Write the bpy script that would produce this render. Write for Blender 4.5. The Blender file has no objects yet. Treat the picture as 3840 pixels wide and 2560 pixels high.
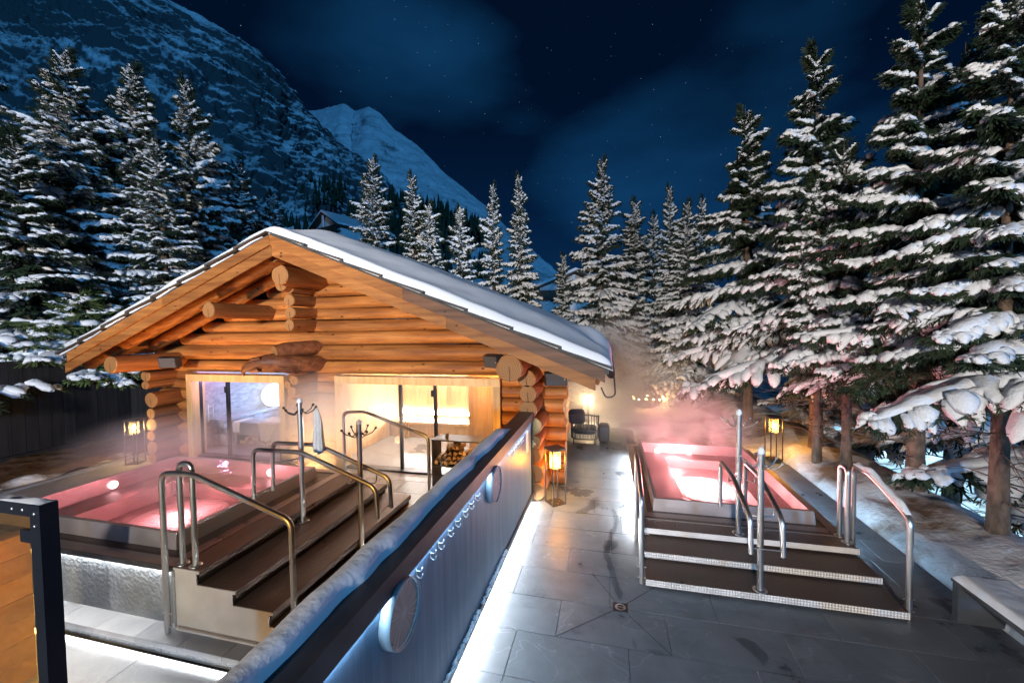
import bpy, math, random
import numpy as np
from mathutils import Vector, Matrix
rnd = random.Random(7)
rng = np.random.default_rng(7)
R = math.radians
scn = bpy.context.scene
col = scn.collection

# ------------------------------------------------------------------ camera
cam_d = bpy.data.cameras.new('camera')
cam = bpy.data.objects.new('camera', cam_d)
col.objects.link(cam)
cam_d.sensor_width = 36.0
cam_d.lens = 1500.0 / 3840.0 * 36.0
cam_d.clip_start = 0.05
cam_d.clip_end = 12000
EYE = Vector((0, 0, 3.1))
yaw, pitch, roll = R(13.60316835), R(1.9468416), R(-0.77081788)
fw = Vector((-math.sin(yaw) * math.cos(pitch), math.cos(yaw) * math.cos(pitch), -math.sin(pitch)))
rt0 = Vector((math.cos(yaw), math.sin(yaw), 0))
up0 = rt0.cross(fw)
rt = rt0 * math.cos(roll) + up0 * math.sin(roll)
up = -rt0 * math.sin(roll) + up0 * math.cos(roll)
cam.matrix_world = Matrix(((rt.x, up.x, -fw.x, EYE.x), (rt.y, up.y, -fw.y, EYE.y), (rt.z, up.z, -fw.z, EYE.z), (0, 0, 0, 1)))
scn.camera = cam

# ------------------------------------------------------------------ render / exposure
scn.render.engine = 'CYCLES'
scn.view_settings.view_transform = 'Standard'
scn.view_settings.look = 'None'
scn.view_settings.exposure = 0.0
scn.view_settings.gamma = 1.0
scn.view_settings.use_curve_mapping = False
cy = scn.cycles
cy.use_denoising = True
try:
    cy.denoiser = 'OPENIMAGEDENOISE'
except Exception:
    pass
cy.max_bounces = 8
cy.diffuse_bounces = 3
cy.glossy_bounces = 3
cy.transmission_bounces = 6
cy.transparent_max_bounces = 12
cy.volume_bounces = 1
cy.caustics_reflective = False
cy.caustics_refractive = False
cy.sample_clamp_indirect = 6.0
cy.volume_step_rate = 2.0
cy.volume_max_steps = 128

# ------------------------------------------------------------------ night sky
world = bpy.data.worlds.new('World')
scn.world = world
world.use_nodes = True
wn, wl = world.node_tree.nodes, world.node_tree.links
wn.clear()
def wnode(t, **k):
    n = wn.new(t)
    for a, b in k.items():
        setattr(n, a, b)
    return n
w_out = wnode('ShaderNodeOutputWorld')
w_bg = wnode('ShaderNodeBackground')
w_tc = wnode('ShaderNodeTexCoord')
w_sep = wnode('ShaderNodeSeparateXYZ')
wl.new(w_tc.outputs['Generated'], w_sep.inputs[0])
w_ramp = wnode('ShaderNodeValToRGB')
cr = w_ramp.color_ramp
cr.elements[0].position = 0.0
cr.elements[0].color = (0.0030, 0.027, 0.092, 1)
cr.elements[1].position = 0.75
cr.elements[1].color = (0.0006, 0.0045, 0.016, 1)
e = cr.elements.new(0.28); e.color = (0.0011, 0.0110, 0.040, 1)
e = cr.elements.new(0.45); e.color = (0.0005, 0.0052, 0.020, 1)
wl.new(w_sep.outputs['Z'], w_ramp.inputs[0])
w_map = wnode('ShaderNodeMapping')
w_map.inputs['Scale'].default_value = (1.0, 1.0, 2.4)
w_map.inputs['Rotation'].default_value = (0.3, 0.5, 0.2)
wl.new(w_tc.outputs['Generated'], w_map.inputs[0])
w_noise = wnode('ShaderNodeTexNoise')
w_noise.inputs['Scale'].default_value = 2.2
w_noise.inputs['Detail'].default_value = 5
w_noise.inputs['Roughness'].default_value = 0.45
wl.new(w_map.outputs[0], w_noise.inputs['Vector'])
def sky_bank(d, inner, outer, gain):
    d = Vector(d).normalized()
    vm = wnode('ShaderNodeVectorMath', operation='DOT_PRODUCT'); wl.new(w_map2.outputs[0], vm.inputs[0])
    dd = Vector((d.x, d.y, d.z * 2.0)).normalized(); vm.inputs[1].default_value = dd
    mr = wnode('ShaderNodeMapRange', interpolation_type='SMOOTHSTEP')
    mr.inputs[1].default_value = math.cos(R(outer)); mr.inputs[2].default_value = math.cos(R(inner)); mr.inputs[3].default_value = 0; mr.inputs[4].default_value = gain
    wl.new(vm.outputs['Value'], mr.inputs[0])
    return mr.outputs[0]
w_map2 = wnode('ShaderNodeVectorMath', operation='MULTIPLY'); w_map2.inputs[1].default_value = (1, 1, 2.0)
w_nrm = wnode('ShaderNodeVectorMath', operation='NORMALIZE')
wl.new(w_tc.outputs['Generated'], w_map2.inputs[0]); wl.new(w_map2.outputs[0], w_nrm.inputs[0])
w_map2 = w_nrm
w_cr2 = wnode('ShaderNodeValToRGB')
w_cr2.color_ramp.elements[0].position = 0.40
w_cr2.color_ramp.elements[0].color = (0, 0, 0, 1)
w_cr2.color_ramp.elements[1].position = 0.95
w_cr2.color_ramp.elements[1].color = (0.008, 0.075, 0.20, 1)
b1 = sky_bank((0.20, 1.0, 0.36), 3, 24, 0.31); b2 = sky_bank((-0.50, 1.0, 0.66), 1, 15, 0.20)
w_b = wnode('ShaderNodeMath', operation='ADD'); wl.new(b1, w_b.inputs[0]); wl.new(b2, w_b.inputs[1])
w_b2 = wnode('ShaderNodeMath', operation='MULTIPLY_ADD'); wl.new(w_noise.outputs['Fac'], w_b2.inputs[0]); w_b2.inputs[1].default_value = 0.62; wl.new(w_b.outputs[0], w_b2.inputs[2])
wl.new(w_b2.outputs[0], w_cr2.inputs[0])
w_add = wnode('ShaderNodeMix', data_type='RGBA', blend_type='ADD')
w_add.inputs[0].default_value = 1.0
wl.new(w_ramp.outputs[0], w_add.inputs[6])
wl.new(w_cr2.outputs[0], w_add.inputs[7])
w_vor = wnode('ShaderNodeTexVoronoi')
w_vor.inputs['Scale'].default_value = 120.0
wl.new(w_tc.outputs['Generated'], w_vor.inputs['Vector'])
w_st = wnode('ShaderNodeMapRange')
w_st.inputs[1].default_value = 0.085; w_st.inputs[2].default_value = 0.02
w_st.inputs[3].default_value = 0.0; w_st.inputs[4].default_value = 1.0
wl.new(w_vor.outputs['Distance'], w_st.inputs[0])
w_sc = wnode('ShaderNodeSeparateColor')
wl.new(w_vor.outputs['Color'], w_sc.inputs[0])
w_pow = wnode('ShaderNodeMath', operation='POWER')
w_pow.inputs[1].default_value = 9.0
wl.new(w_sc.outputs[0], w_pow.inputs[0])
w_mul = wnode('ShaderNodeMath', operation='MULTIPLY')
wl.new(w_st.outputs[0], w_mul.inputs[0]); wl.new(w_pow.outputs[0], w_mul.inputs[1])
w_add2 = wnode('ShaderNodeMix', data_type='RGBA', blend_type='ADD')
wl.new(w_mul.outputs[0], w_add2.inputs[0])
wl.new(w_add.outputs[2], w_add2.inputs[6])
w_add2.inputs[7].default_value = (0.55, 0.7, 0.9, 1)
wl.new(w_add2.outputs[2], w_bg.inputs[0])
w_bg.inputs[1].default_value = 1.0
wl.new(w_bg.outputs[0], w_out.inputs[0])

# ------------------------------------------------------------------ moon and hotel facade light
def add_light(name, kind, loc, power, color, size=0.1, target=None, **kw):
    d = bpy.data.lights.new(name, kind)
    d.energy = power
    d.color = color
    if kind in ('POINT', 'SPOT'):
        d.shadow_soft_size = size
    for k, v in kw.items():
        setattr(d, k, v)
    o = bpy.data.objects.new(name, d)
    col.objects.link(o)
    o.location = loc
    if target is not None:
        o.rotation_euler = (Vector(target) - Vector(loc)).to_track_quat('-Z', 'Y').to_euler()
    return o
moon = add_light('moon', 'SUN', (0, 0, 60), 1.2, (0.08, 0.42, 0.95), target=(-0.62, 0.74, 60 - 0.11), angle=R(3))
FLOOD = (1.0, 0.93, 0.86)
add_light('hotel_facade_light', 'SPOT', (-3.0, -19, 4.8), 34000, FLOOD, size=0.5, target=(-15.0, 14, 8.6), spot_size=R(52), spot_blend=1.0)
add_light('hotel_facade_light', 'SPOT', (-2.5, -19, 5.7), 31000, FLOOD, size=0.5, target=(0.5, 18, 9.2), spot_size=R(58), spot_blend=1.0)

# ------------------------------------------------------------------ materials
def new_mat(name):
    m = bpy.data.materials.new(name)
    m.use_nodes = True
    nt = m.node_tree
    for n in list(nt.nodes):
        if n.type != 'OUTPUT_MATERIAL':
            nt.nodes.remove(n)
    out = [n for n in nt.nodes if n.type == 'OUTPUT_MATERIAL'][0]
    return m, nt, out
def principled(name, color, rough=0.6, metal=0.0, c2=None, scale=6.0, stretch=(1, 1, 1), bump=0.0, bscale=None, detail=4, spec=0.5, coord='Object', ramp=(0.35, 0.65), rough2=None, coat=0.0):
    m, nt, out = new_mat(name)
    b = nt.nodes.new('ShaderNodeBsdfPrincipled')
    nt.links.new(b.outputs[0], out.inputs[0])
    b.inputs['Base Color'].default_value = (*color, 1)
    b.inputs['Roughness'].default_value = rough
    b.inputs['Metallic'].default_value = metal
    b.inputs['Specular IOR Level'].default_value = spec
    if coat:
        b.inputs['Coat Weight'].default_value = coat
    if c2 is not None or bump or rough2 is not None:
        tc = nt.nodes.new('ShaderNodeTexCoord')
        mp = nt.nodes.new('ShaderNodeMapping')
        mp.inputs['Scale'].default_value = stretch
        nt.links.new(tc.outputs[coord], mp.inputs[0])
        n = nt.nodes.new('ShaderNodeTexNoise')
        n.inputs['Scale'].default_value = scale
        n.inputs['Detail'].default_value = detail
        nt.links.new(mp.outputs[0], n.inputs['Vector'])
        if c2 is not None:
            r = nt.nodes.new('ShaderNodeValToRGB')
            r.color_ramp.elements[0].position = ramp[0]
            r.color_ramp.elements[1].position = ramp[1]
            r.color_ramp.elements[0].color = (*color, 1)
            r.color_ramp.elements[1].color = (*c2, 1)
            nt.links.new(n.outputs['Fac'], r.inputs[0])
            nt.links.new(r.outputs[0], b.inputs['Base Color'])
        if rough2 is not None:
            mr = nt.nodes.new('ShaderNodeMapRange')
            mr.inputs[1].default_value = ramp[0]; mr.inputs[2].default_value = ramp[1]
            mr.inputs[3].default_value = rough; mr.inputs[4].default_value = rough2
            nt.links.new(n.outputs['Fac'], mr.inputs[0])
            nt.links.new(mr.outputs[0], b.inputs['Roughness'])
        if bump:
            n2 = n
            if bscale:
                n2 = nt.nodes.new('ShaderNodeTexNoise')
                n2.inputs['Scale'].default_value = bscale
                n2.inputs['Detail'].default_value = 3
                nt.links.new(mp.outputs[0], n2.inputs['Vector'])
            bp = nt.nodes.new('ShaderNodeBump')
            bp.inputs['Strength'].default_value = bump
            bp.inputs['Distance'].default_value = 0.02
            nt.links.new(n2.outputs['Fac'], bp.inputs['Height'])
            nt.links.new(bp.outputs[0], b.inputs['Normal'])
    return m
def emission(name, color, strength):
    m, nt, out = new_mat(name)
    e_ = nt.nodes.new('ShaderNodeEmission')
    e_.inputs[0].default_value = (*color, 1)
    e_.inputs[1].default_value = strength
    nt.links.new(e_.outputs[0], out.inputs[0])
    return m
def wood(name, c1, c2, axis='x', knots=True, knot_c=(0.035, 0.015, 0.008), rough=0.55, kscale=2.4, kt=0.085):
    m, nt, out = new_mat(name)
    N, L = nt.nodes, nt.links
    b = N.new('ShaderNodeBsdfPrincipled')
    L.new(b.outputs[0], out.inputs[0])
    b.inputs['Roughness'].default_value = rough
    b.inputs['Specular IOR Level'].default_value = 0.3
    tc = N.new('ShaderNodeTexCoord')
    oi = N.new('ShaderNodeObjectInfo')
    mp = N.new('ShaderNodeMapping')
    s = {'x': (0.5, 7, 7), 'y': (7, 0.5, 7), 'z': (7, 7, 0.5)}[axis]
    mp.inputs['Scale'].default_value = s
    add = N.new('ShaderNodeVectorMath'); add.operation = 'ADD'
    mul = N.new('ShaderNodeVectorMath'); mul.operation = 'SCALE'
    comb = N.new('ShaderNodeCombineXYZ')
    for k in range(3):
        L.new(oi.outputs['Random'], comb.inputs[k])
    mul.inputs['Scale'].default_value = 37.0
    L.new(comb.outputs[0], mul.inputs[0])
    L.new(tc.outputs['Object'], add.inputs[0]); L.new(mul.outputs[0], add.inputs[1])
    L.new(add.outputs[0], mp.inputs[0])
    n = N.new('ShaderNodeTexNoise'); n.inputs['Scale'].default_value = 1.6; n.inputs['Detail'].default_value = 6; n.inputs['Roughness'].default_value = 0.6
    L.new(mp.outputs[0], n.inputs['Vector'])
    r = N.new('ShaderNodeValToRGB')
    r.color_ramp.elements[0].position = 0.36; r.color_ramp.elements[1].position = 0.66
    r.color_ramp.elements[0].color = (*c1, 1); r.color_ramp.elements[1].color = (*c2, 1)
    L.new(n.outputs['Fac'], r.inputs[0])
    # broad weathering, greyer and darker in patches
    nw = N.new('ShaderNodeTexNoise'); nw.inputs['Scale'].default_value = 0.9; nw.inputs['Detail'].default_value = 5
    mw = N.new('ShaderNodeMapping'); mw.inputs['Scale'].default_value = {'x': (0.7, 2.5, 2.5), 'y': (2.5, 0.7, 2.5), 'z': (2.5, 2.5, 0.7)}[axis]
    L.new(add.outputs[0], mw.inputs[0]); L.new(mw.outputs[0], nw.inputs['Vector'])
    rw = N.new('ShaderNodeMapRange'); rw.inputs[1].default_value = 0.50; rw.inputs[2].default_value = 0.72; rw.inputs[3].default_value = 0; rw.inputs[4].default_value = 0.65
    L.new(nw.outputs['Fac'], rw.inputs[0])
    xw = N.new('ShaderNodeMix'); xw.data_type = 'RGBA'; L.new(rw.outputs[0], xw.inputs[0]); L.new(r.outputs[0], xw.inputs[6])
    xw.inputs[7].default_value = (c1[0] * 0.55, c1[1] * 0.6, c1[2] * 0.75, 1)
    # each piece a little lighter or darker
    hv = N.new('ShaderNodeHueSaturation')
    mr = N.new('ShaderNodeMapRange'); mr.inputs[3].default_value = 0.78; mr.inputs[4].default_value = 1.18
    L.new(oi.outputs['Random'], mr.inputs[0]); L.new(mr.outputs[0], hv.inputs['Value'])
    L.new(xw.outputs[2], hv.inputs['Color'])
    last = hv.outputs[0]
    if knots:
        mk = N.new('ShaderNodeMapping')
        ks = {'x': (0.55, 1, 1), 'y': (1, 0.55, 1), 'z': (1, 1, 0.55)}[axis]
        mk.inputs['Scale'].default_value = ks
        L.new(add.outputs[0], mk.inputs[0])
        v = N.new('ShaderNodeTexVoronoi'); v.inputs['Scale'].default_value = kscale * 2
        L.new(mk.outputs[0], v.inputs['Vector'])
        m2 = N.new('ShaderNodeMapRange'); m2.inputs[1].default_value = kt; m2.inputs[2].default_value = kt * 1.7
        m2.inputs[3].default_value = 1.0; m2.inputs[4].default_value = 0.0
        L.new(v.outputs['Distance'], m2.inputs[0])
        mx = N.new('ShaderNodeMix'); mx.data_type = 'RGBA'
        L.new(m2.outputs[0], mx.inputs[0]); L.new(last, mx.inputs[6]); mx.inputs[7].default_value = (*knot_c, 1)
        last = mx.outputs[2]
    L.new(last, b.inputs['Base Color'])
    bp = N.new('ShaderNodeBump'); bp.inputs['Strength'].default_value = 0.35; bp.inputs['Distance'].default_value = 0.015
    L.new(n.outputs['Fac'], bp.inputs['Height']); L.new(bp.outputs[0], b.inputs['Normal'])
    return m
def end_grain(name, c1, c2):
    m, nt, out = new_mat(name)
    N, L = nt.nodes, nt.links
    b = N.new('ShaderNodeBsdfPrincipled'); L.new(b.outputs[0], out.inputs[0])
    b.inputs['Roughness'].default_value = 0.7
    tc = N.new('ShaderNodeTexCoord'); sp = N.new('ShaderNodeSeparateXYZ'); L.new(tc.outputs['Object'], sp.inputs[0])
    cb = N.new('ShaderNodeCombineXYZ'); L.new(sp.outputs['X'], cb.inputs[0]); L.new(sp.outputs['Z'], cb.inputs[2])
    ln = N.new('ShaderNodeVectorMath'); ln.operation = 'LENGTH'; L.new(cb.outputs[0], ln.inputs[0])
    nz = N.new('ShaderNodeTexNoise'); nz.inputs['Scale'].default_value = 9; L.new(tc.outputs['Object'], nz.inputs['Vector'])
    ma = N.new('ShaderNodeMath'); ma.operation = 'MULTIPLY_ADD'; L.new(nz.outputs['Fac'], ma.inputs[0]); ma.inputs[1].default_value = 0.05
    L.new(ln.outputs['Value'], ma.inputs[2])
    sn = N.new('ShaderNodeMath'); sn.operation = 'MULTIPLY'; L.new(ma.outputs[0], sn.inputs[0]); sn.inputs[1].default_value = 210
    si = N.new('ShaderNodeMath'); si.operation = 'SINE'; L.new(sn.outputs[0], si.inputs[0])
    mr = N.new('ShaderNodeMapRange'); mr.inputs[1].default_value = -1; mr.inputs[2].default_value = 1.4
    L.new(si.outputs[0], mr.inputs[0])
    mx = N.new('ShaderNodeMix'); mx.data_type = 'RGBA'; L.new(mr.outputs[0], mx.inputs[0])
    mx.inputs[6].default_value = (*c1, 1); mx.inputs[7].default_value = (*c2, 1)
    # a drying crack running out from the heart
    ax = N.new('ShaderNodeMath'); ax.operation = 'MULTIPLY_ADD'; L.new(nz.outputs['Fac'], ax.inputs[0]); ax.inputs[1].default_value = 0.05; L.new(sp.outputs['X'], ax.inputs[2])
    ab = N.new('ShaderNodeMath'); ab.operation = 'SUBTRACT'; L.new(ax.outputs[0], ab.inputs[0]); ab.inputs[1].default_value = 0.025
    a2 = N.new('ShaderNodeMath'); a2.operation = 'ABSOLUTE'; L.new(ab.outputs[0], a2.inputs[0])
    lt = N.new('ShaderNodeMath'); lt.operation = 'LESS_THAN'; L.new(a2.outputs[0], lt.inputs[0]); lt.inputs[1].default_value = 0.006
    zl = N.new('ShaderNodeMath'); zl.operation = 'LESS_THAN'; L.new(sp.outputs['Z'], zl.inputs[0]); zl.inputs[1].default_value = 0.02
    mm = N.new('ShaderNodeMath'); mm.operation = 'MULTIPLY'; L.new(lt.outputs[0], mm.inputs[0]); L.new(zl.outputs[0], mm.inputs[1])
    m3 = N.new('ShaderNodeMix'); m3.data_type = 'RGBA'; L.new(mm.outputs[0], m3.inputs[0]); L.new(mx.outputs[2], m3.inputs[6]); m3.inputs[7].default_value = (0.05, 0.022, 0.01, 1)
    L.new(m3.outputs[2], b.inputs['Base Color'])
    return m
def snow_mat(name, bumpy=0.25, scale=14.0, dirt=None):
    m, nt, out = new_mat(name)
    N, L = nt.nodes, nt.links
    b = N.new('ShaderNodeBsdfPrincipled'); L.new(b.outputs[0], out.inputs[0])
    b.inputs['Base Color'].default_value = (0.80, 0.82, 0.85, 1); b.inputs['Roughness'].default_value = 0.75
    b.inputs['Specular IOR Level'].default_value = 0.25
    tc = N.new('ShaderNodeTexCoord')
    n = N.new('ShaderNodeTexNoise'); n.inputs['Scale'].default_value = scale; n.inputs['Detail'].default_value = 5
    L.new(tc.outputs['Object'], n.inputs['Vector'])
    bp = N.new('ShaderNodeBump'); bp.inputs['Strength'].default_value = bumpy; bp.inputs['Distance'].default_value = 0.03
    L.new(n.outputs['Fac'], bp.inputs['Height']); L.new(bp.outputs[0], b.inputs['Normal'])
    if dirt:
        n2 = N.new('ShaderNodeTexNoise'); n2.inputs['Scale'].default_value = dirt[0]; n2.inputs['Detail'].default_value = 7
        L.new(tc.outputs['Object'], n2.inputs['Vector'])
        r = N.new('ShaderNodeValToRGB')
        r.color_ramp.elements[0].position = dirt[1]; r.color_ramp.elements[1].position = dirt[2]
        r.color_ramp.elements[0].color = (*dirt[3], 1); r.color_ramp.elements[1].color = (0.78, 0.80, 0.83, 1)
        L.new(n2.outputs['Fac'], r.inputs[0]); L.new(r.outputs[0], b.inputs['Base Color'])
    return m
def glass_like(name, tint, refl=0.04, rough=0.02, ior=1.45, bump=0.0, bscale=8, haze=0.0):
    m, nt, out = new_mat(name)
    N, L = nt.nodes, nt.links
    tr = N.new('ShaderNodeBsdfTransparent'); tr.inputs[0].default_value = (*tint, 1)
    gl = N.new('ShaderNodeBsdfGlossy'); gl.inputs['Roughness'].default_value = rough
    fr = N.new('ShaderNodeFresnel')
    gb = N.new('ShaderNodeNewGeometry'); im = N.new('ShaderNodeMapRange'); im.inputs[3].default_value = ior; im.inputs[4].default_value = 1.0 / ior
    L.new(gb.outputs['Backfacing'], im.inputs[0]); L.new(im.outputs[0], fr.inputs[0])   # a thin sheet: no total reflection at its back face
    mx = N.new('ShaderNodeMixShader'); L.new(fr.outputs[0], mx.inputs[0]); L.new(tr.outputs[0], mx.inputs[1]); L.new(gl.outputs[0], mx.inputs[2])
    if bump:
        tc = N.new('ShaderNodeTexCoord'); n = N.new('ShaderNodeTexNoise'); n.inputs['Scale'].default_value = bscale; n.inputs['Detail'].default_value = 2
        L.new(tc.outputs['Object'], n.inputs['Vector'])
        bp = N.new('ShaderNodeBump'); bp.inputs['Strength'].default_value = bump; bp.inputs['Distance'].default_value = 0.05
        L.new(n.outputs['Fac'], bp.inputs['Height']); L.new(bp.outputs[0], gl.inputs['Normal']); L.new(bp.outputs[0], fr.inputs['Normal'])
    last = mx
    if haze:
        df = N.new('ShaderNodeBsdfDiffuse'); df.inputs[0].default_value = (0.8, 0.8, 0.8, 1)
        tl = N.new('ShaderNodeBsdfTranslucent'); tl.inputs[0].default_value = (0.8, 0.8, 0.8, 1)
        ad = N.new('ShaderNodeMixShader'); L.new(df.outputs[0], ad.inputs[1]); L.new(tl.outputs[0], ad.inputs[2])
        m2 = N.new('ShaderNodeMixShader'); m2.inputs[0].default_value = haze
        L.new(mx.outputs[0], m2.inputs[1]); L.new(ad.outputs[0], m2.inputs[2]); last = m2
    L.new(last.outputs[0], out.inputs[0])
    return m
def checker_steel(name, base, rough=0.35, metal=0.85, scale=42.0, strength=0.7, dist=0.006):
    m, nt, out = new_mat(name)
    N, L = nt.nodes, nt.links
    b = N.new('ShaderNodeBsdfPrincipled'); L.new(b.outputs[0], out.inputs[0])
    b.inputs['Metallic'].default_value = metal; b.inputs['Roughness'].default_value = rough
    tc = N.new('ShaderNodeTexCoord')
    v = N.new('ShaderNodeTexVoronoi'); v.inputs['Scale'].default_value = scale; v.inputs['Randomness'].default_value = 0.0
    L.new(tc.outputs['Object'], v.inputs['Vector'])
    mr = N.new('ShaderNodeMapRange'); mr.inputs[1].default_value = 0.15; mr.inputs[2].default_value = 0.55; mr.inputs[3].default_value = 1; mr.inputs[4].default_value = 0
    L.new(v.outputs['Distance'], mr.inputs[0])
    bp = N.new('ShaderNodeBump'); bp.inputs['Strength'].default_value = strength; bp.inputs['Distance'].default_value = dist
    L.new(mr.outputs[0], bp.inputs['Height']); L.new(bp.outputs[0], b.inputs['Normal'])
    n = N.new('ShaderNodeTexNoise'); n.inputs['Scale'].default_value = 3.2; n.inputs['Detail'].default_value = 5
    L.new(tc.outputs['Object'], n.inputs['Vector'])
    r = N.new('ShaderNodeValToRGB'); r.color_ramp.elements[0].position = 0.3; r.color_ramp.elements[1].position = 0.7
    r.color_ramp.elements[0].color = (*[c * 0.72 for c in base], 1); r.color_ramp.elements[1].color = (*base, 1)
    L.new(n.outputs['Fac'], r.inputs[0]); L.new(r.outputs[0], b.inputs['Base Color'])
    m3 = N.new('ShaderNodeMapRange'); m3.inputs[1].default_value = 0.3; m3.inputs[2].default_value = 0.7
    m3.inputs[3].default_value = rough * 0.7; m3.inputs[4].default_value = rough * 1.3
    L.new(n.outputs['Fac'], m3.inputs[0]); L.new(m3.outputs[0], b.inputs['Roughness'])
    return m
def stone_mat(name, c1, c2, vein, rough=0.42, vscale=0.9, per_piece=True, bump=0.08):
    m, nt, out = new_mat(name)
    N, L = nt.nodes, nt.links
    b = N.new('ShaderNodeBsdfPrincipled'); L.new(b.outputs[0], out.inputs[0])
    tc = N.new('ShaderNodeTexCoord'); oi = N.new('ShaderNodeObjectInfo')
    comb = N.new('ShaderNodeCombineXYZ')
    for k in range(3):
        L.new(oi.outputs['Random'], comb.inputs[k])
    sc = N.new('ShaderNodeVectorMath'); sc.operation = 'SCALE'; sc.inputs['Scale'].default_value = 61.0; L.new(comb.outputs[0], sc.inputs[0])
    add = N.new('ShaderNodeVectorMath'); add.operation = 'ADD'; L.new(tc.outputs['Object'], add.inputs[0]); L.new(sc.outputs[0], add.inputs[1])
    n = N.new('ShaderNodeTexNoise'); n.inputs['Scale'].default_value = 2.3; n.inputs['Detail'].default_value = 9; n.inputs['Roughness'].default_value = 0.62
    L.new(add.outputs[0], n.inputs['Vector'])
    r = N.new('ShaderNodeValToRGB'); r.color_ramp.elements[0].position = 0.33; r.color_ramp.elements[1].position = 0.68
    r.color_ramp.elements[0].color = (*c1, 1); r.color_ramp.elements[1].color = (*c2, 1); L.new(n.outputs['Fac'], r.inputs[0])
    # veins: thin bands of a warped noise
    n2 = N.new('ShaderNodeTexNoise'); n2.inputs['Scale'].default_value = vscale; n2.inputs['Detail'].default_value = 3; n2.inputs['Distortion'].default_value = 0.8
    mpv = N.new('ShaderNodeMapping'); mpv.inputs['Scale'].default_value = (1.0, 2.0, 1.0); mpv.inputs['Rotation'].default_value = (0, 0, 0.7)
    L.new(add.outputs[0], mpv.inputs[0]); L.new(mpv.outputs[0], n2.inputs['Vector'])
    sb = N.new('ShaderNodeMath'); sb.operation = 'SUBTRACT'; L.new(n2.outputs['Fac'], sb.inputs[0]); sb.inputs[1].default_value = 0.5
    ab = N.new('ShaderNodeMath'); ab.operation = 'ABSOLUTE'; L.new(sb.outputs[0], ab.inputs[0])
    vr = N.new('ShaderNodeMapRange'); vr.inputs[1].default_value = 0.0; vr.inputs[2].default_value = 0.006; vr.inputs[3].default_value = 0.42; vr.inputs[4].default_value = 0.0
    L.new(ab.outputs[0], vr.inputs[0])
    mk = N.new('ShaderNodeMath'); mk.operation = 'MULTIPLY'; L.new(vr.outputs[0], mk.inputs[0]); L.new(n.outputs['Fac'], mk.inputs[1])
    mx = N.new('ShaderNodeMix'); mx.data_type = 'RGBA'; L.new(mk.outputs[0], mx.inputs[0]); L.new(r.outputs[0], mx.inputs[6]); mx.inputs[7].default_value = (*vein, 1)
    # wet, darker patches
    n3 = N.new('ShaderNodeTexNoise'); n3.inputs['Scale'].default_value = 0.9; n3.inputs['Detail'].default_value = 6; n3.inputs['Roughness'].default_value = 0.65
    ge = N.new('ShaderNodeNewGeometry'); L.new(ge.outputs['Position'], n3.inputs['Vector'])
    wr = N.new('ShaderNodeMapRange'); wr.inputs[1].default_value = 0.56; wr.inputs[2].default_value = 0.64; L.new(n3.outputs['Fac'], wr.inputs[0])
    wm = N.new('ShaderNodeMix'); wm.data_type = 'RGBA'; wm.blend_type = 'MULTIPLY'; wm.inputs[7].default_value = (0.55, 0.55, 0.58, 1)
    L.new(wr.outputs[0], wm.inputs[0]); L.new(mx.outputs[2], wm.inputs[6])
    L.new(wm.outputs[2], b.inputs['Base Color'])
    rr = N.new('ShaderNodeMapRange'); rr.inputs[3].default_value = rough; rr.inputs[4].default_value = rough * 0.5; L.new(wr.outputs[0], rr.inputs[0])
    L.new(rr.outputs[0], b.inputs['Roughness'])
    bp = N.new('ShaderNodeBump'); bp.inputs['Strength'].default_value = bump; bp.inputs['Distance'].default_value = 0.02
    n4 = N.new('ShaderNodeTexNoise'); n4.inputs['Scale'].default_value = 30; n4.inputs['Detail'].default_value = 4; L.new(add.outputs[0], n4.inputs['Vector'])
    L.new(n4.outputs['Fac'], bp.inputs['Height']); L.new(bp.outputs[0], b.inputs['Normal'])
    return m

M = {}
M['log_x'] = wood('log_wood_x', (0.225, 0.072, 0.017), (0.46, 0.185, 0.046), 'x', kt=0.085, kscale=3.0)
M['log_y'] = wood('log_wood_y', (0.19, 0.058, 0.014), (0.35, 0.130, 0.034), 'y', kt=0.06)
M['board'] = wood('board_wood', (0.21, 0.070, 0.017), (0.41, 0.165, 0.042), 'x', kt=0.075, kscale=3.0)
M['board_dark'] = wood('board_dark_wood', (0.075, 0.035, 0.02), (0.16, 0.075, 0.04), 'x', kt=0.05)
M['soffit'] = wood('soffit_wood', (0.34, 0.14, 0.045), (0.48, 0.22, 0.075), 'y', knots=False)
M['frame_wood'] = wood('frame_wood', (0.52, 0.32, 0.13), (0.70, 0.47, 0.22), 'z', kt=0.035)
M['inner_wood'] = wood('inner_wood', (0.40, 0.22, 0.08), (0.54, 0.33, 0.14), 'z', knots=False)
M['carved'] = wood('carved_wood', (0.10, 0.030, 0.012), (0.22, 0.080, 0.028), 'x', knots=False)
M['end'] = end_grain('log_end_grain', (0.20, 0.08, 0.022), (0.44, 0.21, 0.065))
M['firewood'] = wood('firewood', (0.20, 0.10, 0.045), (0.45, 0.26, 0.12), 'y', knots=False)
M['firewood_end'] = principled('firewood_end', (0.62, 0.44, 0.24), 0.8, c2=(0.42, 0.25, 0.11), scale=20)
M['steel'] = principled('brushed_steel', (0.50, 0.48, 0.47), 0.32, 1.0, rough2=0.42, scale=5, stretch=(6, 6, 0.6))
M['steel_deck'] = checker_steel('steel_deck', (0.42, 0.36, 0.34), 0.36, 0.9, 40, 0.5)
M['steel_brown'] = checker_steel('steel_tread', (0.17, 0.118, 0.095), 0.38, 0.6, 40, 0.8)
M['nosing'] = checker_steel('checker_nosing', (0.86, 0.80, 0.75), 0.42, 0.30, 34, 1.0, 0.01)
M['riser_dark'] = principled('riser_steel', (0.10, 0.085, 0.08), 0.4, 0.8)
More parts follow.
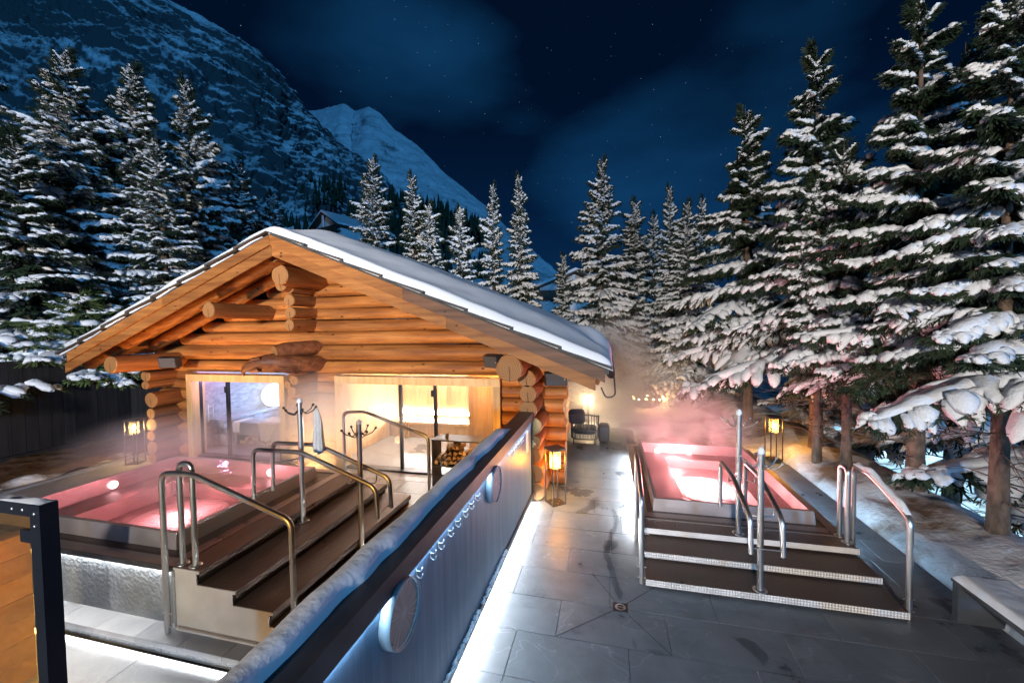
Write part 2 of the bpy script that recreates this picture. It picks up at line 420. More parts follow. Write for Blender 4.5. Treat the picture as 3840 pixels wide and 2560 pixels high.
M['side_panel'] = principled('steel_side_panel', (0.56, 0.52, 0.48), 0.5, 0.35, c2=(0.42, 0.38, 0.34), scale=2.2, detail=6)
M['basin'] = checker_steel('basin_steel', (0.36, 0.28, 0.285), 0.45, 0.35, 28, 0.25)
M['grate'] = checker_steel('pool_grate', (0.85, 0.80, 0.80), 0.45, 0.1, 17, 1.0, 0.02)
M['gutter'] = checker_steel('gutter_grate', (0.14, 0.11, 0.10), 0.4, 0.7, 30, 1.0, 0.015)
M['weir'] = principled('weir_steel', (0.42, 0.37, 0.37), 0.34, 0.75, rough2=0.5, scale=3)
M['black_steel'] = principled('black_steel', (0.022, 0.022, 0.026), 0.42, 0.3, c2=(0.04, 0.038, 0.04), scale=8)
M['bronze_steel'] = principled('lantern_steel', (0.055, 0.042, 0.035), 0.45, 0.5)
M['navy_metal'] = principled('navy_metal', (0.012, 0.016, 0.024), 0.38, 0.4, rough2=0.5, scale=4)
M['panel_blue'] = wood('stained_panel', (0.075, 0.115, 0.165), (0.115, 0.165, 0.225), 'z', knots=False, rough=0.45)
M['cap_dark'] = principled('cap_dark', (0.022, 0.024, 0.030), 0.5, 0.0, c2=(0.04, 0.04, 0.046), scale=5, bump=0.1)
M['white_base'] = principled('white_plinth', (0.62, 0.62, 0.62), 0.6, c2=(0.5, 0.5, 0.5), scale=4)
M['slab'] = stone_mat('terrace_slab', (0.115, 0.130, 0.150), (0.180, 0.198, 0.222), (0.5, 0.5, 0.52))
M['slab_left'] = stone_mat('terrace_slab_pale', (0.20, 0.205, 0.215), (0.29, 0.295, 0.305), (0.5, 0.5, 0.5))
M['grout'] = principled('grout', (0.11, 0.118, 0.13), 0.8)
M['pool_wall'] = principled('textured_wall', (0.105, 0.115, 0.125), 0.55, c2=(0.17, 0.18, 0.19), scale=3.0, bump=0.9, bscale=22)
M['snow'] = snow_mat('snow')
M['roof_snow'] = snow_mat('roof_snow', 0.12, 9)
M['tree_snow'] = snow_mat('tree_snow', 0.5, 22)
M['ground_snow'] = snow_mat('ground_snow', 1.0, 13.0, (0.95, 0.36, 0.52, (0.19, 0.13, 0.09)))
M['needles'] = principled('spruce_needles', (0.012, 0.025, 0.016), 0.6, c2=(0.034, 0.055, 0.026), scale=3.0, spec=0.25)
M['needles_green'] = principled('young_needles', (0.055, 0.085, 0.025), 0.6, c2=(0.09, 0.13, 0.045), scale=3.0, spec=0.25)
M['bark'] = principled('spruce_bark', (0.075, 0.05, 0.036), 0.9, c2=(0.17, 0.115, 0.08), scale=9, stretch=(1, 1, 0.45), bump=1.0, bscale=26)
M['twig'] = principled('twig_wood', (0.06, 0.04, 0.03), 0.9, c2=(0.11, 0.075, 0.055), scale=20)
M['soil'] = snow_mat('soil_bed', 0.9, 11, (0.75, 0.56, 0.66, (0.10, 0.058, 0.032)))
M['fence'] = wood('dark_fence', (0.010, 0.010, 0.012), (0.020, 0.019, 0.022), 'z', knots=False, rough=0.7)
M['timber_wall'] = wood('timber_wall', (0.30, 0.17, 0.05), (0.42, 0.26, 0.09), 'x', knots=False, rough=0.4)
M['glass'] = glass_like('window_glass', (0.93, 0.93, 0.94))
M['glass_steamy'] = glass_like('steamy_glass', (0.95, 0.93, 0.9), haze=0.05)
M['amber_glass'] = glass_like('amber_glass', (0.95, 0.72, 0.34), haze=0.03)
M['lamp_glass'] = glass_like('lamp_glass', (1.0, 0.80, 0.40), haze=0.16)
M['clear_lamp_glass'] = glass_like('clear_lamp_glass', (0.97, 0.96, 0.93), haze=0.04)
M['wet'] = glass_like('wet_film', (0.82, 0.83, 0.84), rough=0.08, ior=1.33)
M['water'] = glass_like('pool_water', (0.96, 0.78, 0.80), rough=0.07, ior=1.33, bump=0.22, bscale=4)
M['bulb_warm'] = emission('bulb_warm', (1.0, 0.66, 0.2), 160)
M['bulb_white'] = emission('bulb_white', (1.0, 0.9, 0.68), 30)
M['led'] = emission('led_white', (0.93, 0.97, 1.0), 210)
M['led_lip'] = emission('led_lip', (0.95, 0.98, 1.0), 95)
M['led_curb'] = emission('led_curb', (0.95, 0.98, 1.0), 16)
M['led_cool'] = emission('led_cool', (0.42, 0.72, 1.0), 90)
M['led_warm'] = emission('led_warm', (1.0, 0.86, 0.62), 14)
M['globe'] = emission('globe_lamp', (0.85, 0.92, 1.0), 4)
M['pool_lamp'] = emission('pool_lamp', (1.0, 0.66, 0.68), 9)
M['fabric_dark'] = principled('dark_rope', (0.045, 0.044, 0.048), 0.85, c2=(0.075, 0.072, 0.075), scale=40)
M['cushion'] = principled('dark_cushion', (0.035, 0.037, 0.045), 0.95, c2=(0.05, 0.05, 0.06), scale=60, bump=0.3)
M['towel'] = principled('white_towel', (0.60, 0.58, 0.56), 0.95, c2=(0.50, 0.48, 0.46), scale=40, bump=0.5)
M['blanket'] = principled('beige_blanket', (0.42, 0.36, 0.30), 0.95, c2=(0.58, 0.52, 0.45), scale=25, bump=0.6)
M['stone_blue'] = principled('rough_stone', (0.20, 0.23, 0.28), 0.8, c2=(0.36, 0.40, 0.46), scale=4, bump=0.8, bscale=9)
M['plaster'] = principled('streaked_plaster', (0.22, 0.22, 0.23), 0.85, c2=(0.34, 0.34, 0.35), scale=3, stretch=(2, 2, 5), bump=0.5)
M['bench_grey'] = principled('grey_bench', (0.12, 0.13, 0.16), 0.7, c2=(0.17, 0.18, 0.21), scale=4)
M['bench_leg'] = principled('bench_leg', (0.035, 0.038, 0.042), 0.75, c2=(0.055, 0.058, 0.064), scale=5)
M['disc_rim'] = principled('disc_rim', (0.40, 0.40, 0.41), 0.5, 0.2, c2=(0.30, 0.30, 0.31), scale=6)
M['render_white'] = principled('house_render', (0.72, 0.72, 0.72), 0.85, c2=(0.62, 0.62, 0.63), scale=2)
M['house_wood'] = wood('house_wood', (0.05, 0.03, 0.02), (0.10, 0.06, 0.04), 'x', knots=False)
M['window_lit'] = emission('window_lit', (1.0, 0.50, 0.12), 2.2)
M['window_dark'] = principled('window_dark', (0.02, 0.025, 0.03), 0.15)
M['shingle'] = principled('shingle', (0.035, 0.034, 0.036), 0.7, c2=(0.07, 0.065, 0.06), scale=9, stretch=(1, 5, 5))

# radial wood slice for the round wall ornaments (object coords, disc in the local XY plane)
def disc_mat(name, c1, c2):
    m, nt, out = new_mat(name)
    N, L = nt.nodes, nt.links
    b = N.new('ShaderNodeBsdfPrincipled'); L.new(b.outputs[0], out.inputs[0]); b.inputs['Roughness'].default_value = 0.6
    tc = N.new('ShaderNodeTexCoord')
    g = N.new('ShaderNodeTexGradient'); g.gradient_type = 'RADIAL'; L.new(tc.outputs['Object'], g.inputs[0])
    n = N.new('ShaderNodeTexNoise'); n.noise_dimensions = '1D'; n.inputs['Scale'].default_value = 38; n.inputs['Detail'].default_value = 3
    L.new(g.outputs['Fac'], n.inputs['W'])
    r = N.new('ShaderNodeValToRGB'); r.color_ramp.elements[0].position = 0.45; r.color_ramp.elements[1].position = 0.72
    r.color_ramp.elements[0].color = (*c1, 1); r.color_ramp.elements[1].color = (*c2, 1); L.new(n.outputs['Fac'], r.inputs[0])
    ln = N.new('ShaderNodeVectorMath'); ln.operation = 'LENGTH'; L.new(tc.outputs['Object'], ln.inputs[0])
    mr = N.new('ShaderNodeMapRange'); mr.inputs[1].default_value = 0.0; mr.inputs[2].default_value = 0.05; mr.inputs[3].default_value = 1; mr.inputs[4].default_value = 0
    L.new(ln.outputs['Value'], mr.inputs[0])
    mx = N.new('ShaderNodeMix'); mx.data_type = 'RGBA'; L.new(mr.outputs[0], mx.inputs[0]); L.new(r.outputs[0], mx.inputs[6]); mx.inputs[7].default_value = (*c2, 1)
    L.new(mx.outputs[2], b.inputs['Base Color'])
    return m
M['disc_face'] = disc_mat('wood_slice', (0.40, 0.29, 0.22), (0.56, 0.44, 0.35))
M['disc_grey'] = disc_mat('grey_slice', (0.24, 0.24, 0.25), (0.42, 0.41, 0.40))

# ------------------------------------------------------------------ mesh helpers
class MB:
    def __init__(s):
        s.v = []; s.f = []; s.sm = []; s.mi = []
    def add(s, vs, fs, smooth=False, mi=0):
        o = len(s.v)
        s.v += [tuple(p) for p in vs]
        for f in fs:
            s.f.append(tuple(i + o for i in f)); s.sm.append(smooth); s.mi.append(mi)
        return s
    def box(s, a, b, mi=0):
        x0, y0, z0 = a; x1, y1, z1 = b
        vs = [(x0, y0, z0), (x1, y0, z0), (x1, y1, z0), (x0, y1, z0), (x0, y0, z1), (x1, y0, z1), (x1, y1, z1), (x0, y1, z1)]
        return s.add(vs, [(0, 3, 2, 1), (4, 5, 6, 7), (0, 1, 5, 4), (1, 2, 6, 5), (2, 3, 7, 6), (3, 0, 4, 7)], False, mi)
    def hexa(s, vs, mi=0):
        return s.add(vs, [(0, 3, 2, 1), (4, 5, 6, 7), (0, 1, 5, 4), (1, 2, 6, 5), (2, 3, 7, 6), (3, 0, 4, 7)], False, mi)
    def tube(s, path, r, n=10, caps=True, smooth=True, mi=0, capmi=None, jitter=0.0):
        P = [Vector(p) for p in path]
        rs = r if isinstance(r, (list, tuple)) else [r] * len(P)
        ref = None; vs = []
        for i, p in enumerate(P):
            d = (P[min(i + 1, len(P) - 1)] - P[max(i - 1, 0)]).normalized()
            if ref is None:
                a = Vector((0, 0, 1)) if abs(d.z) < 0.9 else Vector((1, 0, 0))
                ref = (a - d * a.dot(d)).normalized()
            else:
                ref = (ref - d * ref.dot(d)).normalized()
            q = d.cross(ref)
            for k in range(n):
                t = 2 * math.pi * k / n
                rr = rs[i] * (1 + (rnd.uniform(-jitter, jitter) if jitter else 0))
                vs.append(p + (ref * math.cos(t) + q * math.sin(t)) * rr)
        fs = []
        for i in range(len(P) - 1):
            for k in range(n):
                a = i * n + k; b = i * n + (k + 1) % n
                fs.append((a, b, b + n, a + n))
        s.add(vs, fs, smooth, mi)
        if caps:
            c = mi if capmi is None else capmi
            m = len(P) - 1
            s.add(vs[:n], [tuple(range(n - 1, -1, -1))], False, c)
            s.add(vs[m * n:], [tuple(range(n))], False, c)
        return s
    def lathe(s, prof, n=16, c=(0, 0, 0), smooth=True, mi=0):
        vs = []; fs = []
        for (r, z) in prof:
            for k in range(n):
                t = 2 * math.pi * k / n
                vs.append((c[0] + r * math.cos(t), c[1] + r * math.sin(t), c[2] + z))
        for i in range(len(prof) - 1):
            for k in range(n):
                a = i * n + k; b = i * n + (k + 1) % n
                fs.append((a, b, b + n, a + n))
        return s.add(vs, fs, smooth, mi)
    def sphere(s, c, r, n=10, m=6, sc=(1, 1, 1), jitter=0.0, mi=0):
        prof = []
        vs = []; fs = []
        for i in range(m + 1):
            ph = -math.pi / 2 + math.pi * i / m
            for k in range(n):
                t = 2 * math.pi * k / n
                q = r * (1 + (rnd.uniform(-jitter, jitter) if jitter else 0))
                vs.append((c[0] + q * sc[0] * math.cos(ph) * math.cos(t), c[1] + q * sc[1] * math.cos(ph) * math.sin(t), c[2] + q * sc[2] * math.sin(ph)))
        for i in range(m):
            for k in range(n):
                a = i * n + k; b = i * n + (k + 1) % n
                fs.append((a, b, b + n, a + n))
        return s.add(vs, fs, True, mi)
    def mesh(s, name, mats, origin=(0, 0, 0)):
        me = bpy.data.meshes.new(name)
        ox, oy, oz = origin
        me.from_pydata([(x - ox, y - oy, z - oz) for x, y, z in s.v], [], s.f)
        for m in (mats if isinstance(mats, (list, tuple)) else [mats]):
            me.materials.append(m)
        me.polygons.foreach_set('use_smooth', s.sm)
        me.polygons.foreach_set('material_index', s.mi)
        me.update()
        return me
def link(name, me, parent=None, loc=(0, 0, 0), rz=0.0):
    o = bpy.data.objects.new(name, me)
    col.objects.link(o)
    if parent is not None:
        o.parent = parent
    o.location = loc
    o.rotation_euler = (0, 0, rz)
    return o
def wpos(o):
    p = Vector(o.location)
    while o.parent is not None:
        o = o.parent
        p += Vector(o.location)
    return p
def tag(o, label=None, cat=None, group=None, kind=None):
    if label: o['label'] = label
    if cat: o['category'] = cat
    if group: o['group'] = group
    if kind: o['kind'] = kind
    return o
def thing(name, loc, label, cat, group=None, rz=0.0):
    o = bpy.data.objects.new(name, None)
    o.empty_display_size = 0.1
    col.objects.link(o)
    o.location = loc; o.rotation_euler = (0, 0, rz)
    return tag(o, label, cat, group)
def part(name, mb, mats, parent, origin=None, label=None):
    """world-space geometry of an unrotated thing becomes a child mesh with its own origin"""
    pw = wpos(parent)
    og = pw if origin is None else Vector(origin)
    me = mb.mesh(name, mats, og)
    o = link(name, me, parent, og - pw)
    if label: o['label'] = label
    return o
def lpart(name, mb, mats, parent, label=None):
    o = link(name, mb.mesh(name, mats), parent)
    if label: o['label'] = label
    return o
def solo(name, mb, mats, origin, label=None, cat=None, group=None, kind=None):
    o = link(name, mb.mesh(name, mats, origin), None, origin)
    return tag(o, label, cat, group, kind)
def copy_tree(o, parent=None):
    c = o.copy(); col.objects.link(c)
    if parent is not None:
        c.parent = parent
    for ch in [x for x in KIDS.get(o.name, [])]:
        k = copy_tree(ch, c)
        KIDS.setdefault(c.name, []).append(k)
    return c
KIDS = {}
def index_kids():
    KIDS.clear()
    for o in col.objects:
        if o.parent is not None:
            KIDS.setdefault(o.parent.name, []).append(o)
def npmesh(name, V, F, mats, smooth=True):
    """V (n,3) float, F (m,k) int with equal-sized faces"""
    me = bpy.data.meshes.new(name)
    V = np.ascontiguousarray(V, dtype=np.float32); F = np.ascontiguousarray(F, dtype=np.int32)
    k = F.shape[1]
    me.vertices.add(len(V)); me.vertices.foreach_set('co', V.ravel())
    me.loops.add(F.size); me.loops.foreach_set('vertex_index', F.ravel())
    me.polygons.add(len(F))
    me.polygons.foreach_set('loop_start', np.arange(0, F.size, k, dtype=np.int32))
    me.polygons.foreach_set('loop_total', np.full(len(F), k, dtype=np.int32))
    me.polygons.foreach_set('use_smooth', np.full(len(F), smooth, dtype=bool))
    for m in (mats if isinstance(mats, (list, tuple)) else [mats]):
        me.materials.append(m)
    me.update(calc_edges=True)
    me.validate()
    return me
def grid_faces(nu, nv):
    i = np.arange(nu - 1)[:, None] * nv + np.arange(nv - 1)[None, :]
    return np.stack([i, i + nv, i + nv + 1, i + 1], -1).reshape(-1, 4)
# numpy value noise
_perm = np.random.default_rng(11).permutation(4096)
_val = np.random.default_rng(12).random(4096)
def vnoise(x, y, z=0.0):
    x, y, z = np.broadcast_arrays(np.asarray(x, float), np.asarray(y, float), np.asarray(z, float))
    xi, yi, zi = np.floor(x).astype(int), np.floor(y).astype(int), np.floor(z).astype(int)
    fx, fy, fz = x - xi, y - yi, z - zi
    fx = fx * fx * (3 - 2 * fx); fy = fy * fy * (3 - 2 * fy); fz = fz * fz * (3 - 2 * fz)
    def h(a, b, c):
        return _val[_perm[(_perm[(_perm[a & 4095] + b) & 4095] + c) & 4095]]
    r = 0
    for dx in (0, 1):
        for dy in (0, 1):
            for dz in (0, 1):
                w = (fx if dx else 1 - fx) * (fy if dy else 1 - fy) * (fz if dz else 1 - fz)
                r = r + w * h(xi + dx, yi + dy, zi + dz)
    return r
def fbm(x, y, z=0.0, o=4, g=0.5, ridged=False):
    s = 0; a = 1; t = 0
    for k in range(o):
        n = vnoise(x * 2 ** k + 17.3 * k, y * 2 ** k + 5.1 * k, np.asarray(z) * 2 ** k)
        if ridged:
            n = 1 - np.abs(2 * n - 1)
        s = s + a * n; t += a; a *= g
    return s / t
def smoothstep(a, b, x):
    t = np.clip((np.asarray(x, float) - a) / (b - a), 0, 1)
    return t * t * (3 - 2 * t)

# ------------------------------------------------------------------ ground
def ground_h(x, y):
    x, y = np.broadcast_arrays(np.asarray(x, float), np.asarray(y, float))
    far = np.hypot(x, y)
    z = 0.10 + 0.10 * (fbm(x * 0.35, y * 0.35, 0, 3) - 0.5)
    # bank to the right of the paving, then the drop to the lower street
    right = smoothstep(3.7, 4.3, x) * 0.20 + 0.08 * smoothstep(4.2, 4.8, x) - 3.6 * smoothstep(4.9, 9.0, x)
    z = z * 0.6 + right
    # land falls away behind the trees
    z = z - 3.0 * smoothstep(19, 36, y) * (1 - smoothstep(5.0, 9.8, x)) + 0.5 * smoothstep(-13, -20, x)
    # trodden, lumpy snow
    near = 1 - smoothstep(24, 40, far)
    lump = (fbm(x * 2.6, y * 2.6, 0, 3, 0.55) - 0.5) * 0.13 + (fbm(x * 6.5, y * 6.5, 3.0, 2) - 0.5) * 0.07
    foot = -0.05 * smoothstep(0.62, 0.74, vnoise(x * 4.2, y * 3.1, 9.1))
    z = z + near * (lump + foot)
    # sunk out of sight under the terrace, the cabin and the lower floor
    a = smoothstep(-11.5, -11.3, x) * (1 - smoothstep(3.72, 3.9, x)) * (1 - smoothstep(12.4, 12.65, y))
    cut = smoothstep(0.42, 0.7, x) * smoothstep(10.15, 10.5, y)
    a = a * (1 - cut)
    b = smoothstep(-14.4, -14.2, x) * (1 - smoothstep(-11.5, -11.3, x)) * (1 - smoothstep(9.0, 9.3, y))
    c = (1 - smoothstep(-0.5, 0.5, y)) * (1 - smoothstep(3.72, 3.9, x)) * smoothstep(-14, -13, x)
    m = np.maximum(np.maximum(a, b), c)
    return z * (1 - m) - 0.75 * m
def geo(a, b, n):
    return a + np.sign(b - a) * (np.geomspace(1, abs(b - a) + 1, n + 1)[1:] - 1)
xs = np.concatenate([geo(-19, -3500, 22)[::-1], np.arange(-19, 16, 0.125), geo(16, 3500, 24)])
ys = np.concatenate([geo(-3, -60, 6)[::-1], np.arange(-3, 22, 0.125), geo(22, 5200, 30)])
GX, GY = np.meshgrid(xs, ys, indexing='ij')
GZ = ground_h(GX, GY)
GZ = np.where(np.hypot(GX, GY) > 60, GZ - 6 * smoothstep(60, 400, np.hypot(GX, GY)), GZ)
o = link('snow_ground', npmesh('snow_ground', np.stack([GX, GY, GZ], -1).reshape(-1, 3), grid_faces(len(xs), len(ys)), M['ground_snow']))
tag(o, 'trodden lumpy snow around the terrace and under the trees', kind='structure')

# ------------------------------------------------------------------ mountains
def mountain_mat(name, rock, snow, lo, hi, sc):
    m, nt, out = new_mat(name)
    N, L = nt.nodes, nt.links
    b = N.new('ShaderNodeBsdfPrincipled'); L.new(b.outputs[0], out.inputs[0]); b.inputs['Roughness'].default_value = 0.9
    b.inputs['Specular IOR Level'].default_value = 0.1
    ge = N.new('ShaderNodeNewGeometry'); sp = N.new('ShaderNodeSeparateXYZ'); L.new(ge.outputs['Normal'], sp.inputs[0])
    tc = N.new('ShaderNodeTexCoord')
    # thin snow streaks that follow the dip of the ledges, broken by bare cliffs
    mp = N.new('ShaderNodeMapping'); mp.inputs['Scale'].default_value = (sc * 0.35, sc * 0.35, sc * 2.6); mp.inputs['Rotation'].default_value = (0.0, -0.52, 0.2); L.new(tc.outputs['Object'], mp.inputs[0])
    n = N.new('ShaderNodeTexNoise'); n.inputs['Scale'].default_value = 1.0; n.inputs['Detail'].default_value = 12; n.inputs['Roughness'].default_value = 0.72; L.new(mp.outputs[0], n.inputs['Vector'])
    nb = N.new('ShaderNodeTexNoise'); nb.inputs['Scale'].default_value = sc * 0.42; nb.inputs['Detail'].default_value = 6; nb.inputs['Roughness'].default_value = 0.6; L.new(tc.outputs['Object'], nb.inputs['Vector'])
    ma = N.new('ShaderNodeMath'); ma.operation = 'MULTIPLY_ADD'; L.new(sp.outputs['Z'], ma.inputs[0]); ma.inputs[1].default_value = 0.45; L.new(n.outputs['Fac'], ma.inputs[2])
    mc = N.new('ShaderNodeMath'); mc.operation = 'MULTIPLY_ADD'; L.new(nb.outputs['Fac'], mc.inputs[0]); mc.inputs[1].default_value = 0.9; L.new(ma.outputs[0], mc.inputs[2])
    r = N.new('ShaderNodeValToRGB'); r.color_ramp.elements[0].position = 0.0; r.color_ramp.elements[1].position = 1.0
    r.color_ramp.elements[0].color = (*rock, 1); r.color_ramp.elements[1].color = (*snow, 1)
    mr = N.new('ShaderNodeMapRange'); mr.inputs[1].default_value = lo; mr.inputs[2].default_value = hi; L.new(mc.outputs[0], mr.inputs[0]); L.new(mr.outputs[0], r.inputs[0])
    bp = N.new('ShaderNodeBump'); bp.inputs['Strength'].default_value = 0.9; bp.inputs['Distance'].default_value = 0.06 / sc; L.new(n.outputs['Fac'], bp.inputs['Height']); L.new(bp.outputs[0], b.inputs['Normal'])
    L.new(r.outputs[0], b.inputs['Base Color'])
    return m
M['mount_near'] = mountain_mat('rocky_mountain', (0.075, 0.085, 0.09), (0.78, 0.81, 0.84), 1.08, 1.34, 0.05)
M['mount_far'] = mountain_mat('snowy_mountain', (0.10, 0.11, 0.12), (0.75, 0.78, 0.82), 0.98, 1.20, 0.008)
def px_ray(px, py):
    """direction of a point of the ridge line, in the units of a 2352 px wide picture"""
    x = (px * 3840 / 2352 - 1920) / 1500; y = -(py * 3840 / 2352 - 1280) / 1500
    d = rt * x + up * y + fw
    return d
def ridge_mesh(name, top, dist_top, base, dist_base, nu, nv, amp, freq, mat, seed, strata=0.0):
    u = np.linspace(0, 1, nu)
    def interp(pts, dist):
        P = np.array([list(EYE + px_ray(*p) * d) for p, d in zip(pts, dist)])
        s = np.concatenate([[0], np.cumsum(np.hypot(np.diff(np.array(pts)[:, 0]), np.diff(np.array(pts)[:, 1])))]); s /= s[-1]
        return np.stack([np.interp(u, s, P[:, k]) for k in range(3)], -1)
    T = interp(top, dist_top); B = interp(base, dist_base)
    v = np.linspace(-0.25, 1, nv)
    vv = np.clip(v, 0, 1)[None, :, None]
    P = T[:, None, :] * (1 - vv) + B[:, None, :] * vv
    back = np.clip(-v, 0, 1)[None, :, None]
    D = (T - B); D[:, 2] = 0
    P = P + back * (D[:, None, :] * 1.2 + np.array([0, 0, -1.0]) * np.abs(T[:, None, 2:3] - B[:, None, 2:3]) * 1.6)
    n = np.cross(np.gradient(T, axis=0), (B - T)); n /= np.linalg.norm(n, axis=1)[:, None] + 1e-9
    n = np.where(n[:, 2:3] < 0, -n, n)
    X, Y, Z = P[..., 0], P[..., 1], P[..., 2]
    h = 1.5 * (fbm(X * freq * 0.55, Y * freq * 0.55, Z * freq * 0.55 + seed, 7, 0.55, True) - 0.55)
    h += 0.7 * (fbm(X * freq * 3.1, Y * freq * 3.1, (Z + 0.6 * X) * freq * 6 + seed, 6, 0.66, True) - 0.5)
    if strata:
        h += strata * (fbm((X - Z * 0.5) * freq * 1.2, Y * freq * 1.2, (Z + X * 0.6) * freq * 7 + seed, 5, 0.6) - 0.5)
    P = P + n[:, None, :] * (h * amp)[..., None] * np.clip(0.35 + np.abs(vv - 0.0) * 3, 0, 1)
    return link(name, npmesh(name, P.reshape(-1, 3), grid_faces(nu, nv), mat))
mtn = ridge_mesh('rocky_mountain',
    [(-420, -420), (-150, -250), (120, -130), (360, -8), (470, 52), (590, 128), (640, 175), (690, 250), (730, 285), (790, 335), (850, 385), (920, 452), (1010, 540), (1100, 620)],
    [260, 290, 330, 380, 410, 450, 480, 520, 560, 600, 660, 720, 780, 840],
    [(-900, 800), (-600, 800), (-300, 790), (0, 785), (150, 785), (300, 785), (450, 780), (560, 780), (640, 780), (740, 780), (840, 780), (940, 780), (1060, 780), (1180, 780)],
    [120, 125, 130, 135, 140, 150, 160, 170, 180, 200, 220, 240, 260, 280], 620, 340, 25, 0.014, M['mount_near'], 3.1, 1.1)
tag(mtn, 'steep rocky mountainside streaked with snow under the night sky', kind='structure')
mtn2 = ridge_mesh('snowy_mountain',
    [(560, 330), (690, 262), (740, 254), (790, 240), (815, 258), (848, 247), (872, 262), (905, 300), (950, 330), (1000, 378), (1055, 425), (1110, 472), (1180, 545), (1260, 620), (1380, 700)],
    [2700, 2700, 2650, 2600, 2600, 2550, 2500, 2450, 2400, 2350, 2300, 2250, 2200, 2150, 2100],
    [(520, 780), (640, 775), (700, 775), (760, 775), (800, 775), (850, 775), (900, 775), (950, 775), (1000, 770), (1050, 770), (1100, 770), (1180, 770), (1260, 765), (1340, 765), (1450, 765)],
    [1000] * 15, 260, 140, 55, 0.0042, M['mount_far'], 8.7, 0.2)
tag(mtn2, 'distant snow covered peak beyond the rocky slope', kind='structure')

# ------------------------------------------------------------------ terrace floors
base = MB()
base.box((-1.62, -0.8, -0.30), (3.85, 12.55, -0.032))
floor = solo('terrace_floor', base, M['grout'], (0, 5, 0), 'grey veined stone paving of the right terrace', kind='structure')
slab_cache = {}
def slab(parent, x0, x1, y0, y1, ztop, mat, name='paving_slab', t=0.03):
    g = 0.0018
    w, d = round(x1 - x0 - 2 * g, 3), round(y1 - y0 - 2 * g, 3)
    if w < 0.03 or d < 0.03:
        return
    key = (w, d, mat.name, t)
    if key not in slab_cache:
        b = MB(); c = 0.004
        hx, hy = w / 2, d / 2
        vs = [(-hx, -hy, -t), (hx, -hy, -t), (hx, hy, -t), (-hx, hy, -t), (-hx, -hy, -c), (hx, -hy, -c), (hx, hy, -c), (-hx, hy, -c),
              (-hx + c, -hy + c, 0), (hx - c, -hy + c, 0), (hx - c, hy - c, 0), (-hx + c, hy - c, 0)]
        fs = [(0, 1, 5, 4), (1, 2, 6, 5), (2, 3, 7, 6), (3, 0, 4, 7), (4, 5, 9, 8), (5, 6, 10, 9), (6, 7, 11, 10), (7, 4, 8, 11), (8, 9, 10, 11)]
        b.add(vs, fs)
        slab_cache[key] = b.mesh(name, mat)
    pw = wpos(parent)
    link(name, slab_cache[key], parent, Vector(((x0 + x1) / 2, (y0 + y1) / 2, ztop + rnd.uniform(-0.0012, 0.0012))) - pw)
row_off = {}
k = 0
y = 1.70
while y < 12.5:
    y1 = min(y + 0.55, 12.55)
    off = [0.565, 1.12, 0.17, 0.84, 0.35, 0.98][k % 6]
    if abs(y - 3.35) < .02: off = 0.17
    if abs(y - 3.90) < .02: off = 0.565
    if abs(y - 4.45) < .02: off = 1.1
    x = off - 1.1 * math.ceil((off + 1.5) / 1.1)
    while x < 3.85:
        a, b = max(x, -1.5), min(x + 1.1, 3.85)
        spans = [(a, b)]
        if y > 4.9:       # leave out what the tub stands on
            spans = []
            if a < 0.50: spans.append((a, min(b, 0.50)))
            if b > 2.96 and y < 10.2: spans.append((max(a, 2.96), b))
        if y > 9.9:
            spans = [(a, min(b, 0.46))] if a < 0.46 else []
        for (p, q) in spans:
            if q - p > 0.05:
                slab(floor, p, q, y, y1, 0.0, M['slab'])
        x += 1.1
    y += 0.55; k += 1
# saw cuts that fall towards the drain, and thin films of melt water
for q in ((0.565, 3.905), (-0.53, 3.905), (0.60, 5.0), (-0.20, 5.0)):
    c = Vector((0.11, 4.47)); e_ = Vector(q); dv = (e_ - c).normalized(); nv_ = Vector((-dv.y, dv.x)) * 0.0025; a_ = c + dv * 0.10
    b = MB(); b.hexa([(a_.x - nv_.x, a_.y - nv_.y, 0.0005), (e_.x - nv_.x, e_.y - nv_.y, 0.0005), (e_.x + nv_.x, e_.y + nv_.y, 0.0005), (a_.x + nv_.x, a_.y + nv_.y, 0.0005), (a_.x - nv_.x, a_.y - nv_.y, 0.0022), (e_.x - nv_.x, e_.y - nv_.y, 0.0022), (e_.x + nv_.x, e_.y + nv_.y, 0.0022), (a_.x + nv_.x, a_.y + nv_.y, 0.0022)])
    part('drain_cut', b, M['black_steel'], floor)
def wet_film(path, w, seed):
    P = [Vector((*p, 0.0036)) for p in path]; pts = []
    for i in range(len(P) - 1):
        m_ = max(2, int((P[i + 1] - P[i]).length / 0.03))
        pts += [P[i].lerp(P[i + 1], k / m_) for k in range(m_)]
    vs = []; n_ = len(pts)
    for i, p in enumerate(pts):
        d = (pts[min(i + 1, n_ - 1)] - pts[max(i - 1, 0)]).normalized(); s_ = Vector((-d.y, d.x, 0))
        e_ = min(1, i / 4, (n_ - 1 - i) / 4)
        a_ = w * e_ * (0.25 + 1.5 * float(fbm(i * 0.22, seed, 0, 3)) ** 1.5); c_ = w * e_ * (0.25 + 1.5 * float(fbm(i * 0.22, seed, 9, 3)) ** 1.5)
        vs += [p + s_ * a_, p - s_ * c_]
    b = MB(); b.add(vs, [(2 * i, 2 * i + 1, 2 * i + 3, 2 * i + 2) for i in range(n_ - 1)]); part('wet_film', b, M['wet'], floor)
wet_film([(0.12, 4.58), (0.05, 5.0), (-0.05, 5.5), (0.02, 6.0), (0.12, 6.5), (0.05, 7.0)], 0.045, 1.5)
wet_film([(-0.08, 5.55), (0.0, 5.75), (0.15, 5.9)], 0.09, 4.2)
wet_film([(1.15, 4.28), (1.32, 4.20), (1.38, 4.05), (1.34, 3.92)], 0.055, 6.1)
wet_film([(1.52, 4.12), (1.66, 4.02)], 0.035, 7.3)
